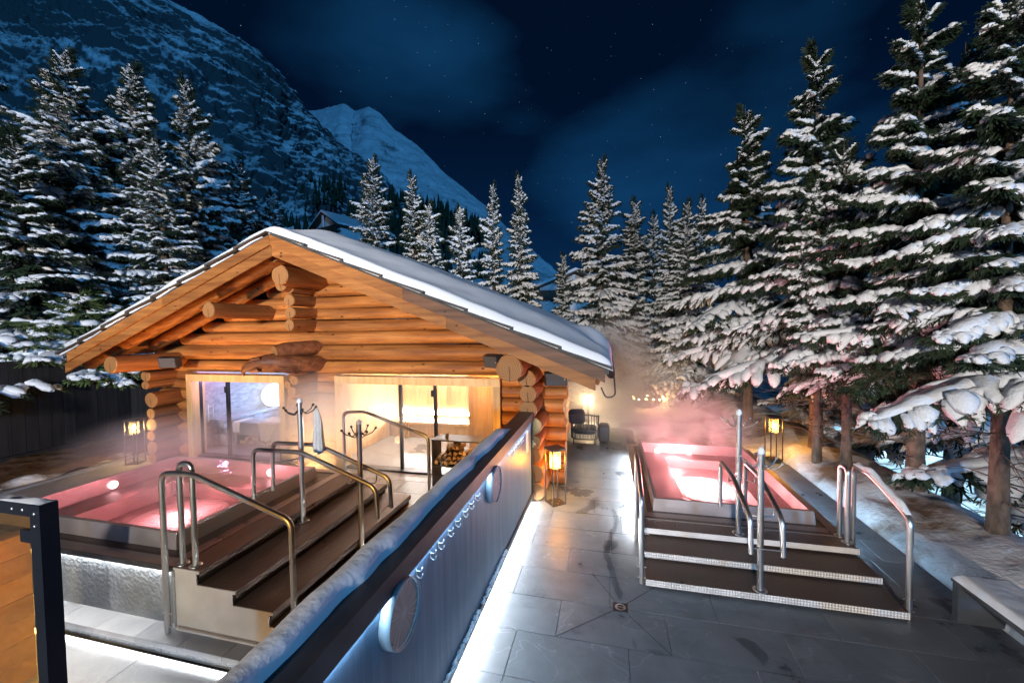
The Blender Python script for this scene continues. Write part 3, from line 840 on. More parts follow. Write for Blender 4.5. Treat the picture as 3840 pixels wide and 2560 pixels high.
wet_film([(-0.22, 5.05), (-0.16, 4.9)], 0.04, 8.8)
wet_film([(0.32, 3.93), (0.55, 3.88)], 0.05, 9.9)
wet_film([(0.22, 4.05), (0.25, 3.85)], 0.05, 3.1)
wet_film([(-0.55, 6.6), (-0.3, 6.9), (-0.2, 7.4)], 0.10, 2.6)
# floor drain set flush in the paving
dr = thing('floor_drain', (0.11, 4.47, 0.002), 'small square metal floor drain in the dark grey paving', 'drain')
b = MB(); b.box((0.03, 4.40, 0.0015), (0.19, 4.54, 0.0045)); part('frame', b, M['black_steel'], dr)
b = MB(); b.lathe([(0.058, 0.0048), (0.052, 0.0075), (0.040, 0.0075), (0.036, 0.005)], 20, (0.11, 4.47, 0)); b.box((0.075, 4.465, 0.005), (0.145, 4.475, 0.007)); part('grating', b, M['steel'], dr)

base = MB()
base.box((-11.45, 2.99, -0.30), (-1.64, 13.0, -0.032))
lfl = solo('bath_floor', base, M['grout'], (-6, 5, 0), 'pale grey stone floor around the left hot tub and cabin', kind='structure')
y = 2.95; k = 0
while y < 7.7:
    y1 = y + 0.55
    x = -11.45 - (0.28 if k % 2 else 0.0)
    wd = 0.56 if k == 0 else 1.1
    while x < -1.64:
        a, b = max(x, -11.45), min(x + wd, -1.64)
        spans = [(a, b)]
        if y > 3.3 and y1 < 6.2:
            spans = []
            if a < -8.0: spans.append((a, min(b, -8.0)))
            if b > -2.85: spans.append((max(a, -2.85), b))
        for (p, q) in spans:
            slab(lfl, p, q, y, y1, 0.0, M['slab_left'], t=0.055 if k == 0 else 0.03)
        x += wd
    y = y1; k += 1
b = MB(); b.box((-8.6, 2.985, -0.20), (-1.64, 3.02, -0.056)); part('curb_cladding', b, M['pool_wall'], lfl)
base = MB()
base.box((-9.5, -0.6, -0.40), (-1.64, 2.984, -0.202))
low = solo('lower_floor', base, M['grout'], (-5, 1.5, -0.2), 'pale stone floor one step below the left hot tub', kind='structure')
for i in range(5):
    y1 = 2.98 - i * 0.6
    x = -9.4 + (i % 2) * 0.6
    while x < -1.7:
        slab(low, x, min(x + 1.2, -1.66), y1 - 0.6, y1, -0.17, M['slab_left'])
        x += 1.2
led = thing('led_strip', (-5, 2.93, -0.15), 'glowing white LED line along the foot of the curb below the left tub', 'led light')
b = MB(); b.box((-8.6, 2.915, -0.168), (-1.7, 2.945, -0.148)); part('diffuser', b, M['led_curb'], led)
b = MB(); b.box((-8.6, 2.946, -0.169), (-1.7, 2.958, -0.140)); part('channel', b, M['steel'], led)
# kerb and soil bed at the far left
b = MB(); b.box((-11.62, 2.9, -0.3), (-11.455, 7.9, 0.03)); solo('stone_kerb', b, M['slab_left'], (-11.5, 5, 0), 'pale kerb between the paving and the brown soil bed', kind='structure')
sx = np.linspace(-13.9, -11.6, 50); sy = np.linspace(0, 8.9, 150); SX, SY = np.meshgrid(sx, sy, indexing='ij')
SZ = 0.03 + 0.16 * fbm(SX * 1.1, SY * 1.1, 2, 3) + 0.10 * (fbm(SX * 5, SY * 5, 1, 3) - 0.5) - 0.10 * smoothstep(-11.95, -11.6, SX)
o = link('soil_bed', npmesh('soil_bed', np.stack([SX, SY, SZ], -1).reshape(-1, 3), grid_faces(50, 150), M['soil']))
tag(o, 'brown soil bed with patches of snow below the dark fence', kind='structure')

# ------------------------------------------------------------------ small helpers for pipe work
def fillet(pts, r=0.09, n=5):
    P = [Vector(p) for p in pts]; out = [P[0]]
    for i in range(1, len(P) - 1):
        a, b_, c = P[i - 1], P[i], P[i + 1]
        d1, d2 = (a - b_), (c - b_)
        l = min(r, d1.length * 0.45, d2.length * 0.45)
        p, q = b_ + d1.normalized() * l, b_ + d2.normalized() * l
        for k in range(n + 1):
            t = k / n
            out.append(p * (1 - t) ** 2 + b_ * 2 * t * (1 - t) + q * t * t)
    out.append(P[-1])
    return out
def snow_ridge(path, w, h, seg=0.08, n=7, seed=0, clumpy=0.4):
    """a lumpy snow cap lying along a polyline"""
    P = [Vector(p) for p in path]
    pts = []
    for i in range(len(P) - 1):
        L_ = (P[i + 1] - P[i]).length; m = max(1, int(L_ / seg))
        for k in range(m):
            pts.append(P[i].lerp(P[i + 1], k / m))
    pts.append(P[-1])
    b = MB(); vs = []; fs = []
    rr = random.Random(seed)
    m = len(pts)
    for i, p in enumerate(pts):
        d = (pts[min(i + 1, m - 1)] - pts[max(i - 1, 0)]).normalized()
        side = d.cross(Vector((0, 0, 1))).normalized()
        t = i / (m - 1)
        s = min(1, t * m / 3 + 0.25, (1 - t) * m / 3 + 0.25) * (1 - clumpy + 2 * clumpy * float(vnoise(i * 0.35, seed * 3.3, 1.7)))
        for k in range(n):
            a = math.pi * k / (n - 1)
            vs.append(p + side * math.cos(a) * w * (0.75 + 0.25 * s) + Vector((0, 0, math.sin(a) * h * s)))
    for i in range(m - 1):
        for k in range(n - 1):
            a = i * n + k
            fs.append((a, a + 1, a + n + 1, a + n))
    b.add(vs, fs, True)
    b.add(vs[:n], [tuple(range(n))], True); b.add(vs[-n:], [tuple(range(n))[::-1]], True)
    return b
TR = 0.028
def handrail(pts, label, feet=True, snow_path=None, group='steel handrails of the hot tubs', fr=0.10):
    P = fillet(pts, fr)
    t = thing('handrail', pts[0], label, 'handrail', group)
    b = MB(); b.tube(P, TR, 12); part('rail', b, M['steel'], t)
    if feet:
        for p in (pts[0], pts[-1]):
            b = MB()
            for dz in (0.07, 0.20):
                b.tube([(p[0] - 0.05, p[1], p[2] + dz), (p[0] + 0.05, p[1], p[2] + dz)], 0.008, 6)
            part('bolt', b, M['steel'], t)
    if snow_path:
        part('snow_cap', snow_ridge([(p[0], p[1], p[2] + TR * 0.55) for p in snow_path], 0.032, 0.055, 0.04, 7, 5, 0.7), M['snow'], t)
    return t

# ------------------------------------------------------------------ right hot tub with its steps
def ring(mb, x0, x1, y0, y1, w, z0, z1, slope=0.0):
    """four butted walls round a rectangle; outer faces lean out by slope at the foot"""
    s = slope
    def wall(a, b_, c, d):   # inner/outer quads listed bottom then top
        mb.hexa([a[0], b_[0], c[0], d[0], a[1], b_[1], c[1], d[1]])
    o0 = [(x0 - s, y0 - s), (x1 + s, y0 - s), (x1 + s, y1 + s), (x0 - s, y1 + s)]
    o1 = [(x0, y0), (x1, y0), (x1, y1), (x0, y1)]
    i0 = [(x0 + w, y0 + w), (x1 - w, y0 + w), (x1 - w, y1 - w), (x0 + w, y1 - w)]
    for k in range(4):
        j = (k + 1) % 4
        A, B, C, D_ = o0[k], o0[j], i0[j], i0[k]
        E, F, G_, H_ = o1[k], o1[j], i0[j], i0[k]
        vs = [(*A, z0), (*B, z0), (*C, z0), (*D_, z0), (*E, z1), (*F, z1), (*G_, z1), (*H_, z1)]
        mb.hexa(vs)
def frame_ring(mb, o, i, z0, z1):
    O = [(o[0], o[2]), (o[1], o[2]), (o[1], o[3]), (o[0], o[3])]; I = [(i[0], i[2]), (i[1], i[2]), (i[1], i[3]), (i[0], i[3])]
    for k in range(4):
        j = (k + 1) % 4
        q = [O[k], O[j], I[j], I[k]]
        mb.hexa([(*p, z0) for p in q] + [(*p, z1) for p in q])
def hot_tub(label, wx0, wx1, wy0, wy1, zd, outer, lamp_color, floor_z, lamps, benches):
    ox0, ox1, oy0, oy1 = outer
    t = thing('hot_tub', ((wx0 + wx1) / 2, (wy0 + wy1) / 2, 0), label, 'hot tub', 'steaming hot tubs')
    zw = zd + 0.172
    b = MB(); ring(b, ox0, ox1, oy0, oy1, 0.13, zd - 0.055, zd); part('deck', b, M['steel_deck'], t)
    b = MB(); frame_ring(b, (ox0 + 0.131, ox1 - 0.131, oy0 + 0.131, oy1 - 0.131), (wx0 - 0.021, wx1 + 0.021, wy0 - 0.021, wy1 + 0.021), zd - 0.06, zd - 0.012); part('gutter_grate', b, M['gutter'], t)
    b = MB(); ring(b, wx0, wx1, wy0, wy1, 0.05, zd - 0.05, zw, 0.02); part('weir', b, M['weir'], t)
    b = MB()
    b.box((wx0 + 0.02, wy0 + 0.02, floor_z - 0.05), (wx1 - 0.02, wy1 - 0.02, floor_z))
    ring(b, wx0 + 0.02, wx1 - 0.02, wy0 + 0.02, wy1 - 0.02, 0.034, floor_z + 0.0005, zd - 0.051)
    part('basin', b, M['basin'], t)
    for (bx0, bx1, by0, by1, bz) in benches:
        b = MB(); b.box((bx0, by0, floor_z + 0.002), (bx1, by1, bz)); part('bench', b, M['basin'], t)
    cxm, cym = (wx0 + wx1) / 2, (wy0 + wy1) / 2
    b = MB(); b.lathe([(0.0, floor_z + 0.016), (0.60, floor_z + 0.016), (0.62, floor_z + 0.003)], 40, (cxm, cym, 0)); part('floor_grate', b, M['grate'], t)
    for (lx, ly, lz, nx, ny) in lamps:
        n = Vector((nx, ny, 0)) if (nx or ny) else Vector((0, 0, 1))
        p = Vector((lx, ly, lz))
        b = MB(); b.tube([p, p + n * 0.012], 0.06, 16); part('underwater_lamp', b, M['pool_lamp'], t)
    g = 24
    WX, WY = np.meshgrid(np.linspace(wx0 + 0.045, wx1 - 0.045, g), np.linspace(wy0 + 0.045, wy1 - 0.045, g), indexing='ij')
    WZ = np.full_like(WX, zw - 0.004)
    pw = wpos(t)
    o = link('water', npmesh('water', np.stack([WX - pw.x, WY - pw.y, WZ], -1).reshape(-1, 3), grid_faces(g, g), M['water']), t)
    return t
PINK = (1.0, 0.34, 0.40)
tubR = hot_tub('steel hot tub with pink glowing water beside the right terrace', 0.66, 2.79, 6.36, 9.46, 0.30, (0.42, 3.03, 6.12, 9.86), PINK, 0.08,
    [(1.70, 9.395, 0.30, 0, -1), (1.05, 9.395, 0.30, 0, -1), (0.725, 7.6, 0.30, 1, 0), (1.7, 6.425, 0.24, 0, 1), (1.66, 8.15, 0.097, 0, 0)],
    [(0.72, 1.18, 6.44, 9.38, 0.27), (2.30, 2.73, 6.44, 9.38, 0.27), (1.182, 2.298, 9.0, 9.38, 0.27)])
b = MB(); b.box((0.47, 6.14, -0.03), (0.60, 9.84, 0.244)); b.box((2.86, 6.14, -0.03), (2.99, 9.84, 0.244)); b.box((0.601, 9.72, -0.03), (2.859, 9.84, 0.244)); part('skirt', b, M['side_panel'], tubR)
b = MB(); b.box((0.445, 5.9, 0.215), (0.468, 9.84, 0.235)); part('led_strip', b, M['led'], tubR)
b = MB(); b.box((2.992, 6.2, 0.215), (3.012, 9.84, 0.235)); part('led_strip', b, M['led_cool'], tubR)
for (p, w) in (((1.35, 9.0, 0.38), 34), ((1.70, 6.85, 0.26), 12), ((1.70, 7.95, 0.38), 170)):
    add_light('underwater_light', 'POINT', p, w * 1.9, (1.0, 0.42, 0.42), 0.08)
def steps_right():
    t = thing('pool_steps', (1.72, 5.4, 0), 'three wide steel steps with checker plate edges up to the right hot tub', 'steps')
    x0, x1 = 0.415, 3.01
    ys = [4.88, 5.31, 5.74, 6.118]
    for k in range(3):
        z = 0.1 * (k + 1)
        b = MB(); b.box((x0, ys[k] + 0.004, z - 0.03), (x1, ys[k + 1] + (0.03 if k < 2 else 0), z)); part('tread', b, M['steel_brown'], t)
        b = MB(); b.box((x0 - 0.002, ys[k] - 0.004, z - 0.068), (x1 + 0.002, ys[k] + 0.003, z + 0.002)); part('nosing', b, M['nosing'], t)
        b = MB(); b.box((x0 + 0.01, ys[k] + 0.03, z - 0.099), (x1 - 0.01, ys[k] + 0.04, z - 0.031)); part('riser', b, M['riser_dark'], t)
        for x in (x0 + 0.012, x1 - 0.022):
            b = MB(); b.box((x, ys[k] + 0.041, 0.001 + (0.1 * k)), (x + 0.01, 6.115, z - 0.031)); part('side_panel', b, M['side_panel'], t)
    b = MB(); b.box((x0 + 0.06, 6.02, 0.301), (x1 - 0.06, 6.034, 0.309)); part('drip_edge', b, M['steel'], t)
steps_right()
handrail([(0.375, 4.96, 0.0), (0.375, 4.96, 1.04), (0.375, 5.62, 1.28), (0.375, 5.96, 1.28), (0.375, 5.96, 0.0)], 'steel handrail at the left edge of the right tub steps, next to the glowing floor')
handrail([(3.05, 4.96, 0.0), (3.05, 4.96, 1.05), (3.05, 5.62, 1.28), (3.05, 5.96, 1.28), (3.05, 5.96, 0.0)], 'snow topped steel handrail at the outer edge of the right tub steps',
    snow_path=[(3.05, 4.99, 1.07), (3.05, 5.60, 1.285), (3.05, 5.93, 1.285)])
def hoop(pts, label):
    t = thing('grab_hoop', pts[0], label, 'grab rail', 'narrow steel grab hoops')
    b = MB(); b.tube(fillet(pts, 0.085, 7), TR, 12); part('hoop', b, M['steel'], t)
    for p in (pts[0], pts[-1]):
        b = MB(); b.lathe([(0.06, p[2] + 0.001), (0.06, p[2] + 0.008), (TR, p[2] + 0.012)], 14, (p[0], p[1], 0)); part('base_flange', b, M['steel'], t)
hoop([(2.95, 5.885, 0.30), (2.95, 5.885, 1.25), (2.95, 6.06, 1.25), (2.95, 6.06, 0.30)], 'narrow upright steel hoop on the top step of the right tub')
def mid_rails(axis, ends, labels):
    for pts, lb in zip(ends, labels):
        t = handrail(pts, lb, feet=False)
def rod(p, q, parent_label, r=0.008):
    pass
RM = lambda x: [(x, 5.98, 0.60), (x, 5.98, 1.225), (x, 5.43, 1.225), (x, 4.78, 1.015), (x, 4.745, 0.62)]
mr1 = handrail(RM(1.49), 'left rail of the pair between the coat stands on the right tub steps', feet=False)
mr2 = handrail(RM(1.80), 'right rail of the pair between the coat stands on the right tub steps', feet=False)
def brackets(t, paths):
    for p in paths:
        b = MB(); b.tube(fillet(p, 0.04) if len(p) > 2 else p, 0.0085, 6); part('bracket', b, M['steel'], t)
brackets(mr1, ([(1.49, 4.746, 0.68), (1.80, 4.746, 0.68)], [(1.49, 5.98, 0.68), (1.80, 5.98, 0.68)], [(1.49, 5.6, 1.2), (1.49, 5.6, 1.08), (1.66, 5.83, 1.08)], [(1.49, 5.0, 1.06), (1.49, 5.0, 0.94), (1.64, 4.96, 0.94)]))
brackets(mr2, ([(1.80, 5.6, 1.2), (1.80, 5.6, 1.08), (1.67, 5.83, 1.08)], [(1.80, 5.0, 1.06), (1.80, 5.0, 0.94), (1.66, 4.96, 0.94)]))

def coat_stand(loc, h, rz, label, snow='dome'):
    t = thing('coat_stand', loc, label, 'coat stand', 'steel coat stands on the tub steps', rz)
    b = MB(); b.tube([(0, 0, 0.0), (0, 0, h)], 0.034, 16); lpart('pole', b, M['steel'], t)
    b = MB(); b.lathe([(0.0, 0.001), (0.075, 0.001), (0.075, 0.008), (0.036, 0.013)], 20); lpart('base_flange', b, M['steel'], t)
    for k in range(4):
        a = k * math.pi / 2 + 0.5
        b = MB(); b.tube([(0.06 * math.cos(a), 0.06 * math.sin(a), 0.008), (0.06 * math.cos(a), 0.06 * math.sin(a), 0.018)], 0.008, 8); lpart('bolt', b, M['steel'], t)
    z = h - 0.11
    for k in range(6):
        a = k * math.pi / 3 + 0.25
        c, s = math.cos(a), math.sin(a)
        P = fillet([(0.03 * c, 0.03 * s, z), (0.075 * c, 0.075 * s, z - 0.05), (0.165 * c, 0.165 * s, z - 0.015), (0.205 * c, 0.205 * s, z + 0.035)], 0.02, 3)
        hk = MB(); hk.tube(P, 0.007, 7); hk.sphere((0.207 * c, 0.207 * s, z + 0.04), 0.018, 8, 5); lpart('coat_hook', hk, M['black_steel'] if snow == 'wedge' else M['steel'], t)
    b = MB()
    if snow == 'dome':
        b.sphere((0, 0, h + 0.02), 0.042, 10, 8, (0.9, 0.9, 1.35), 0.08)
    else:
        b.lathe([(0.038, h), (0.037, h + 0.02), (0.018, h + 0.05), (0.0, h + 0.055)], 10)
    lpart('snow_cap', b, M['snow'], t)
    return t
coat_stand((1.65, 4.955, 0.1), 1.56, 0.2, 'snow capped coat stand on the lowest step of the right tub')
coat_stand((1.68, 5.845, 0.3), 1.61, 0.35, 'snow capped coat stand on the top step of the right tub')
coat_stand((-4.045, 4.526, 0.52), 1.62, 0.1, 'coat stand with a white towel on its hook at the left tub', 'wedge')
coat_stand((-3.14, 4.51, 0.23), 1.66, 0.3, 'coat stand without a towel low on the left tub steps', 'wedge')

# ------------------------------------------------------------------ left hot tub with its steps
tubL = hot_tub('steel hot tub with pink steaming water in front of the log cabin', -7.72, -4.76, 3.42, 5.62, 0.665, (-8.1, -4.42, 3.14, 5.98), PINK, 0.36,
    [(-7.655, 4.6, 0.70, 1, 0), (-5.6, 5.555, 0.70, 0, -1), (-6.3, 4.55, 0.377, 0, 0)],
    [(-7.655, -7.15, 3.5, 5.55, 0.60), (-7.148, -4.83, 5.12, 5.55, 0.60), (-7.148, -5.9, 3.5, 3.8, 0.60)])
b = MB(); b.box((-8.0, 3.19, 0.0005), (-4.425, 3.30, 0.60)); b.box((-8.0, 3.301, 0.0005), (-7.9, 5.9, 0.60)); b.box((-7.899, 5.80, 0.0005), (-4.425, 5.9, 0.60)); part('wall_cladding', b, M['pool_wall'], tubL)
b = MB(); b.box((-8.1, 3.132, 0.605), (-4.425, 3.139, 0.664)); part('fascia', b, M['black_steel'], tubL)
b = MB(); b.box((-8.0, 3.160, 0.588), (-4.43, 3.186, 0.604)); part('led_strip', b, M['led_lip'], tubL)
for (p, w) in (((-7.25, 4.6, 0.76), 16), ((-5.7, 5.2, 0.76), 22), ((-6.2, 4.5, 0.66), 190)):
    add_light('underwater_light', 'POINT', p, w * 0.26, (1.0, 0.36, 0.39), 0.08)
def steps_left():
    t = thing('pool_steps', (-3.6, 4.5, 0), 'four wide steel steps climbing to the left hot tub, brown with dark risers', 'steps')
    xs_ = [-2.75, -3.19, -3.62, -4.07, -4.41]
    y0, y1 = 3.135, 5.92
    for k in range(4):
        z = 0.23 + 0.145 * k
        xa, xb = xs_[k + 1], xs_[k]
        b = MB(); b.box((xa - (0.03 if k < 3 else 0), y0, z - 0.03), (xb - 0.004, y1, z)); part('tread', b, M['steel_brown'], t)
        b = MB(); b.box((xb - 0.003, y0 - 0.002, z - 0.068), (xb + 0.004, y1 + 0.002, z + 0.002)); part('nosing', b, M['steel_brown'], t)
        b = MB(); b.box((xb - 0.045, y0 + 0.01, (z - 0.144) if k else 0.001), (xb - 0.035, y1 - 0.01, z - 0.031)); part('riser', b, M['riser_dark'], t)
    for yy in (y0 - 0.012, y1 + 0.002):
        b = MB()
        prof = [(-4.41, 0.001)]
        for k in (3, 2, 1, 0):
            z = 0.23 + 0.145 * k
            prof += [(xs_[k + 1] if k == 3 else xs_[k + 1] - 0.035, z - 0.002), (xs_[k], z - 0.002), (xs_[k], z - 0.032), (xs_[k] - 0.035, z - 0.032)]
        prof += [(-2.785, 0.001)]
        n = len(prof)
        vs = [(x, yy, z) for x, z in prof] + [(x, yy + 0.010, z) for x, z in prof]
        fs = [tuple(range(n)), tuple(range(2 * n - 1, n - 1, -1))] + [(i, (i + 1) % n + 0, (i + 1) % n + n, i + n) for i in range(n)]
        b.add(vs, fs); part('side_panel', b, M['side_panel'], t)
    b = MB(); b.tube([(-4.36, 3.115, 0.05), (-2.8, 3.115, 0.05)], 0.012, 8); part('drain_pipe', b, M['steel'], t)
    b = MB(); b.tube([(-4.40, 3.115, 0.04), (-4.40, 3.115, 0.64)], 0.014, 8); part('drain_pipe', b, M['steel'], t)
    for z, yy in ((0.375, 4.36), (0.085, 4.36)):
        pass
steps_left()
handrail([(-4.45, 3.08, 0.0), (-4.45, 3.08, 1.665), (-4.05, 3.08, 1.685), (-2.885, 3.08, 1.33), (-2.885, 3.08, 0.0)], 'nearest steel handrail of the left tub, at the pale stepped side panel')
handrail([(-4.46, 5.98, 0.0), (-4.46, 5.98, 1.68), (-4.04, 5.98, 1.705), (-2.88, 5.98, 1.345), (-2.87, 5.98, 0.0)], 'farthest steel handrail of the left tub, before the sauna window')
hoop([(-4.376, 3.20, 0.665), (-4.376, 3.20, 1.735), (-4.206, 3.20, 1.735), (-4.206, 3.20, 0.665)], 'narrow upright steel hoop on the top step of the left tub')
LM = lambda y: [(-4.655, y, 0.84), (-4.64, y, 1.52), (-3.89, y, 1.53), (-2.81, y, 1.155), (-2.79, y, 0.76)]
ml1 = handrail(LM(4.34), 'near rail of the pair passing the towel stand at the left tub', feet=False)
ml2 = handrail(LM(4.66), 'far rail of the pair passing the towel stand at the left tub', feet=False)
brackets(ml1, ([(-4.65, 4.34, 0.90), (-4.65, 4.66, 0.90)], [(-2.792, 4.34, 0.82), (-2.792, 4.66, 0.82)], [(-4.2, 4.34, 1.5), (-4.2, 4.34, 1.38), (-4.06, 4.51, 1.38)], [(-3.2, 4.34, 1.28), (-3.2, 4.34, 1.16), (-3.16, 4.5, 1.16)]))
brackets(ml2, ([(-3.9, 4.66, 1.5), (-3.9, 4.66, 1.38), (-4.03, 4.55, 1.38)], [(-3.0, 4.66, 1.2), (-3.0, 4.66, 1.08), (-3.12, 4.53, 1.08)]))

def cloth_sheet(fn, nu, nv, thick=0.012):
    """a draped sheet from fn(u,v) -> point, closed with thickness along its normal"""
    P = [[Vector(fn(i / (nu - 1), j / (nv - 1))) for j in range(nv)] for i in range(nu)]
    b = MB(); vs = []; fs = []
    for i in range(nu):
        for j in range(nv):
            du = P[min(i + 1, nu - 1)][j] - P[max(i - 1, 0)][j]; dv = P[i][min(j + 1, nv - 1)] - P[i][max(j - 1, 0)]
            n = du.cross(dv); n = n.normalized() if n.length > 1e-9 else Vector((0, 0, 1))
            vs.append(P[i][j] + n * thick / 2)
    m = len(vs)
    for i in range(nu):
        for j in range(nv):
            vs.append(P[i][j] * 2 - vs[i * nv + j])
    for i in range(nu - 1):
        for j in range(nv - 1):
            a = i * nv + j
            fs.append((a, a + nv, a + nv + 1, a + 1)); fs.append((m + a, m + a + 1, m + a + nv + 1, m + a + nv))
    for i in range(nu - 1):
        for j in (0, nv - 1):
            a = i * nv + j; fs.append((a, a + nv, m + a + nv, m + a))
    for j in range(nv - 1):
        for i in (0, nu - 1):
            a = i * nv + j; fs.append((a, a + 1, m + a + 1, m + a))
    b.add(vs, fs, True)
    return b
def towel_hang(u, v):
    w = 0.04 + 0.10 * min(1, v * 2.2) ** 0.7
    x = (u - 0.5) * w * (1 + 0.12 * math.sin(9 * v))
    y = 0.045 * math.sin(u * 15 + v * 2) * min(1, v * 1.5) + 0.01 * math.sin(30 * u)
    return (-3.86 + x + 0.05 * v, 4.60 + y, 2.05 - 0.56 * v - 0.05 * math.sin(u * 3.1) * v)
solo('towel', cloth_sheet(towel_hang, 13, 12), M['towel'], (-3.86, 4.6, 2.05), 'white towel hanging from the hook of the coat stand at the left tub', 'towel')

# ------------------------------------------------------------------ balustrade between the two terraces
bal = thing('balustrade', (-1.42, 4.0, 0), 'long dark blue panelled balustrade wall with a snow covered top rail', 'wall')
Y0, Y1 = 0.3, 6.88
b = MB(); b.box((-1.52, Y0, 0.001), (-1.36, Y1 + 0.05, 0.085)); part('plinth', b, M['white_base'], bal)
npan = 6
for k in range(npan):
    a0 = Y0 + (Y1 - Y0) * k / npan; a1 = Y0 + (Y1 - Y0) * (k + 1) / npan
    b = MB(); b.box((-1.39, a0 + 0.001, 0.17), (-1.345, a1 - 0.001, 1.455)); part('panel', b, M['panel_blue'], bal)
b = MB(); b.box((-1.43, Y0, 0.11), (-1.315, Y1 + 0.02, 0.168)); part('bottom_rail', b, M['cap_dark'], bal)
b = MB(); b.box((-1.56, Y0, 1.457), (-1.305, Y1 + 0.08, 1.60)); part('cap_rail', b, M['cap_dark'], bal)
b = MB(); b.box((-1.54, Y0, 0.17), (-1.40, Y1, 1.455)); part('back_panel', b, M['cap_dark'], bal)
b = MB(); b.box((-1.55, Y1 + 0.001, 0.03), (-1.325, Y1 + 0.075, 1.456)); part('end_post', b, M['navy_metal'], bal)
b = MB(); b.box((-1.33, Y1 + 0.022, 0.98), (-1.300, Y1 + 0.05, 1.10)); b.sphere((-1.29, Y1 + 0.036, 1.04), 0.03, 10, 6); part('latch', b, M['steel'], bal)
b = MB(); b.box((-1.343, Y0, 1.438), (-1.325, Y1, 1.4565)); part('led_strip', b, M['led_cool'], bal)
b = MB(); b.box((-1.358, Y0, 0.086), (-1.335, Y1 + 0.02, 0.106)); part('led_strip', b, M['led'], bal)
# snow on the cap rail, thick and rounded, ending before the far post
n = 90; m = 13
vs = []; fs = []
for i in range(n):
    t = i / (n - 1); yy = Y0 + (5.75 - Y0) * t
    h = (0.075 + 0.045 * float(fbm(yy * 1.6, 2.2, 0, 3))) * min(1.0, (1 - t) * 14 + 0.02)
    w0 = -1.60 + 0.05 * float(fbm(yy * 4.2, 7.7, 0, 3)); w1 = -1.435 + 0.085 * (float(fbm(yy * 2.8, 1.3, 0, 5)) - 0.5)
    for k in range(m):
        a = math.pi * k / (m - 1)
        c = (w0 + w1) / 2 + (w0 - w1) / 2 * math.copysign(abs(math.cos(a)) ** 0.75, math.cos(a))
        vs.append((c, yy, 1.598 + h * math.sin(a) ** 0.62 - (0.03 if k == 0 else 0)))
for i in range(n - 1):
    for k in range(m - 1):
        a = i * m + k; fs.append((a, a + m, a + m + 1, a + 1))
b = MB(); b.add(vs, fs, True); part('snow_cap', b, M['snow'], bal)
b = MB()
for i in range(420):
    yy = rnd.uniform(1.4, 5.0); 
    if rnd.random() < 0.25 + 0.5 * float(vnoise(yy * 2.0, 3.0)):
        r_ = rnd.uniform(0.008, 0.022); b.sphere((-1.325 + rnd.uniform(-0.010, 0.012), yy, 0.168 + r_ * 0.4), r_, 6, 4, (1, 1.6, 0.8), 0.2)
o = part('snow_crumb', b, M['snow'], bal); o['kind'] = 'stuff'
def wall_hook(y, z=1.36):
    b = MB()
    b.box((-1.344, y - 0.008, z - 0.02), (-1.339, y + 0.008, z + 0.03))
    b.tube(fillet([(-1.34, y, z + 0.02), (-1.305, y, z + 0.022), (-1.292, y, z + 0.045)], 0.012, 3), 0.004, 7)
    b.tube(fillet([(-1.34, y, z - 0.01), (-1.318, y, z - 0.03), (-1.30, y, z - 0.024), (-1.292, y, z - 0.002)], 0.01, 3), 0.004, 7)
    b.sphere((-1.292, y, z + 0.047), 0.007, 6, 4); b.sphere((-1.292, y, z), 0.007, 6, 4)
    part('coat_hook', b, M['steel'], bal)
for yy in (2.55, 2.78, 2.93, 3.13, 3.30, 3.49, 3.66, 3.85, 5.25, 5.40, 5.55, 5.70, 5.85, 6.0): wall_hook(yy)
b = MB(); b.box((-1.344, 6.45, 1.0), (-1.338, 6.62, 1.36)); part('notice_plate', b, M['white_base'], bal)
for yc, face, lb in ((2.27, 'disc_face', 'nearer round drum ornament with a brown wood slice face on the blue wall'), (4.43, 'disc_grey', 'farther round drum ornament with a grey face on the blue wall')):
    t = thing('wall_ornament', (-1.344, yc, 1.285), lb, 'ornament', 'round drums on the balustrade')
    rr = 0.205
    b = MB(); N_ = 40
    b.lathe([(rr - 0.012, 0.0), (rr, 0.0), (rr, 0.075), (rr - 0.010, 0.075), (rr - 0.010, 0.058)], N_)
    me = b.mesh('rim', M['disc_rim']); o = link('rim', me, t); o.rotation_euler = (0, R(90), 0)
    b = MB(); b.lathe([(0.0, 0.0), (rr - 0.014, 0.0)], N_); o = link('face', b.mesh('face', M[face]), t, (0.059, 0, 0)); o.rotation_euler = (0, R(90), 0)
    for a in (0.4, 2.0, 3.6, 5.2):
        b = MB(); b.tube([((rr - 0.02) * math.cos(a), (rr - 0.02) * math.sin(a), 0.066), ((rr - 0.02) * math.cos(a), (rr - 0.02) * math.sin(a), 0.076)], 0.008, 8)
        o = link('stud', b.mesh('stud', M['steel']), t); o.rotation_euler = (0, R(90), 0)
# ------------------------------------------------------------------ log cabin
RX = -6.0                       # ridge line x
SL = 0.405                      # roof slope
YF, YB = 6.15, 12.7             # front rake, back rake
XL, XR = -11.52, 0.0            # eaves
ZR = 4.885
def zt(x): return ZR - SL * abs(x - RX)
cabin = thing('log_cabin', (-6.0, 9.0, 0), 'log cabin with snow covered gable roof, carved log ends and lit glass fronts', 'cabin')
LY = 7.87                       # centre line of the facade logs
def log_x(x0, x1, y, z, r, mats=None, taper=0.0, n=14):
    b = MB(); m = max(4, int((x1 - x0) / 0.45)); ph = rnd.uniform(0, 9)
    pts = []; rs = []
    for i in range(m + 1):
        t = i / m
        pts.append((x0 + (x1 - x0) * t, y + 0.012 * math.sin(ph + 3 * t), z + 0.010 * math.sin(ph * 2 + 4 * t)))
        rs.append(r * (1 + taper * (t - 0.5) + 0.035 * math.sin(ph + 7 * t + 2 * math.sin(5 * t))))
    b.tube(pts, rs, n, capmi=1)
    return part('log', b, [M['log_x'], M['end']], cabin, ((x0 + x1) / 2, y, z))
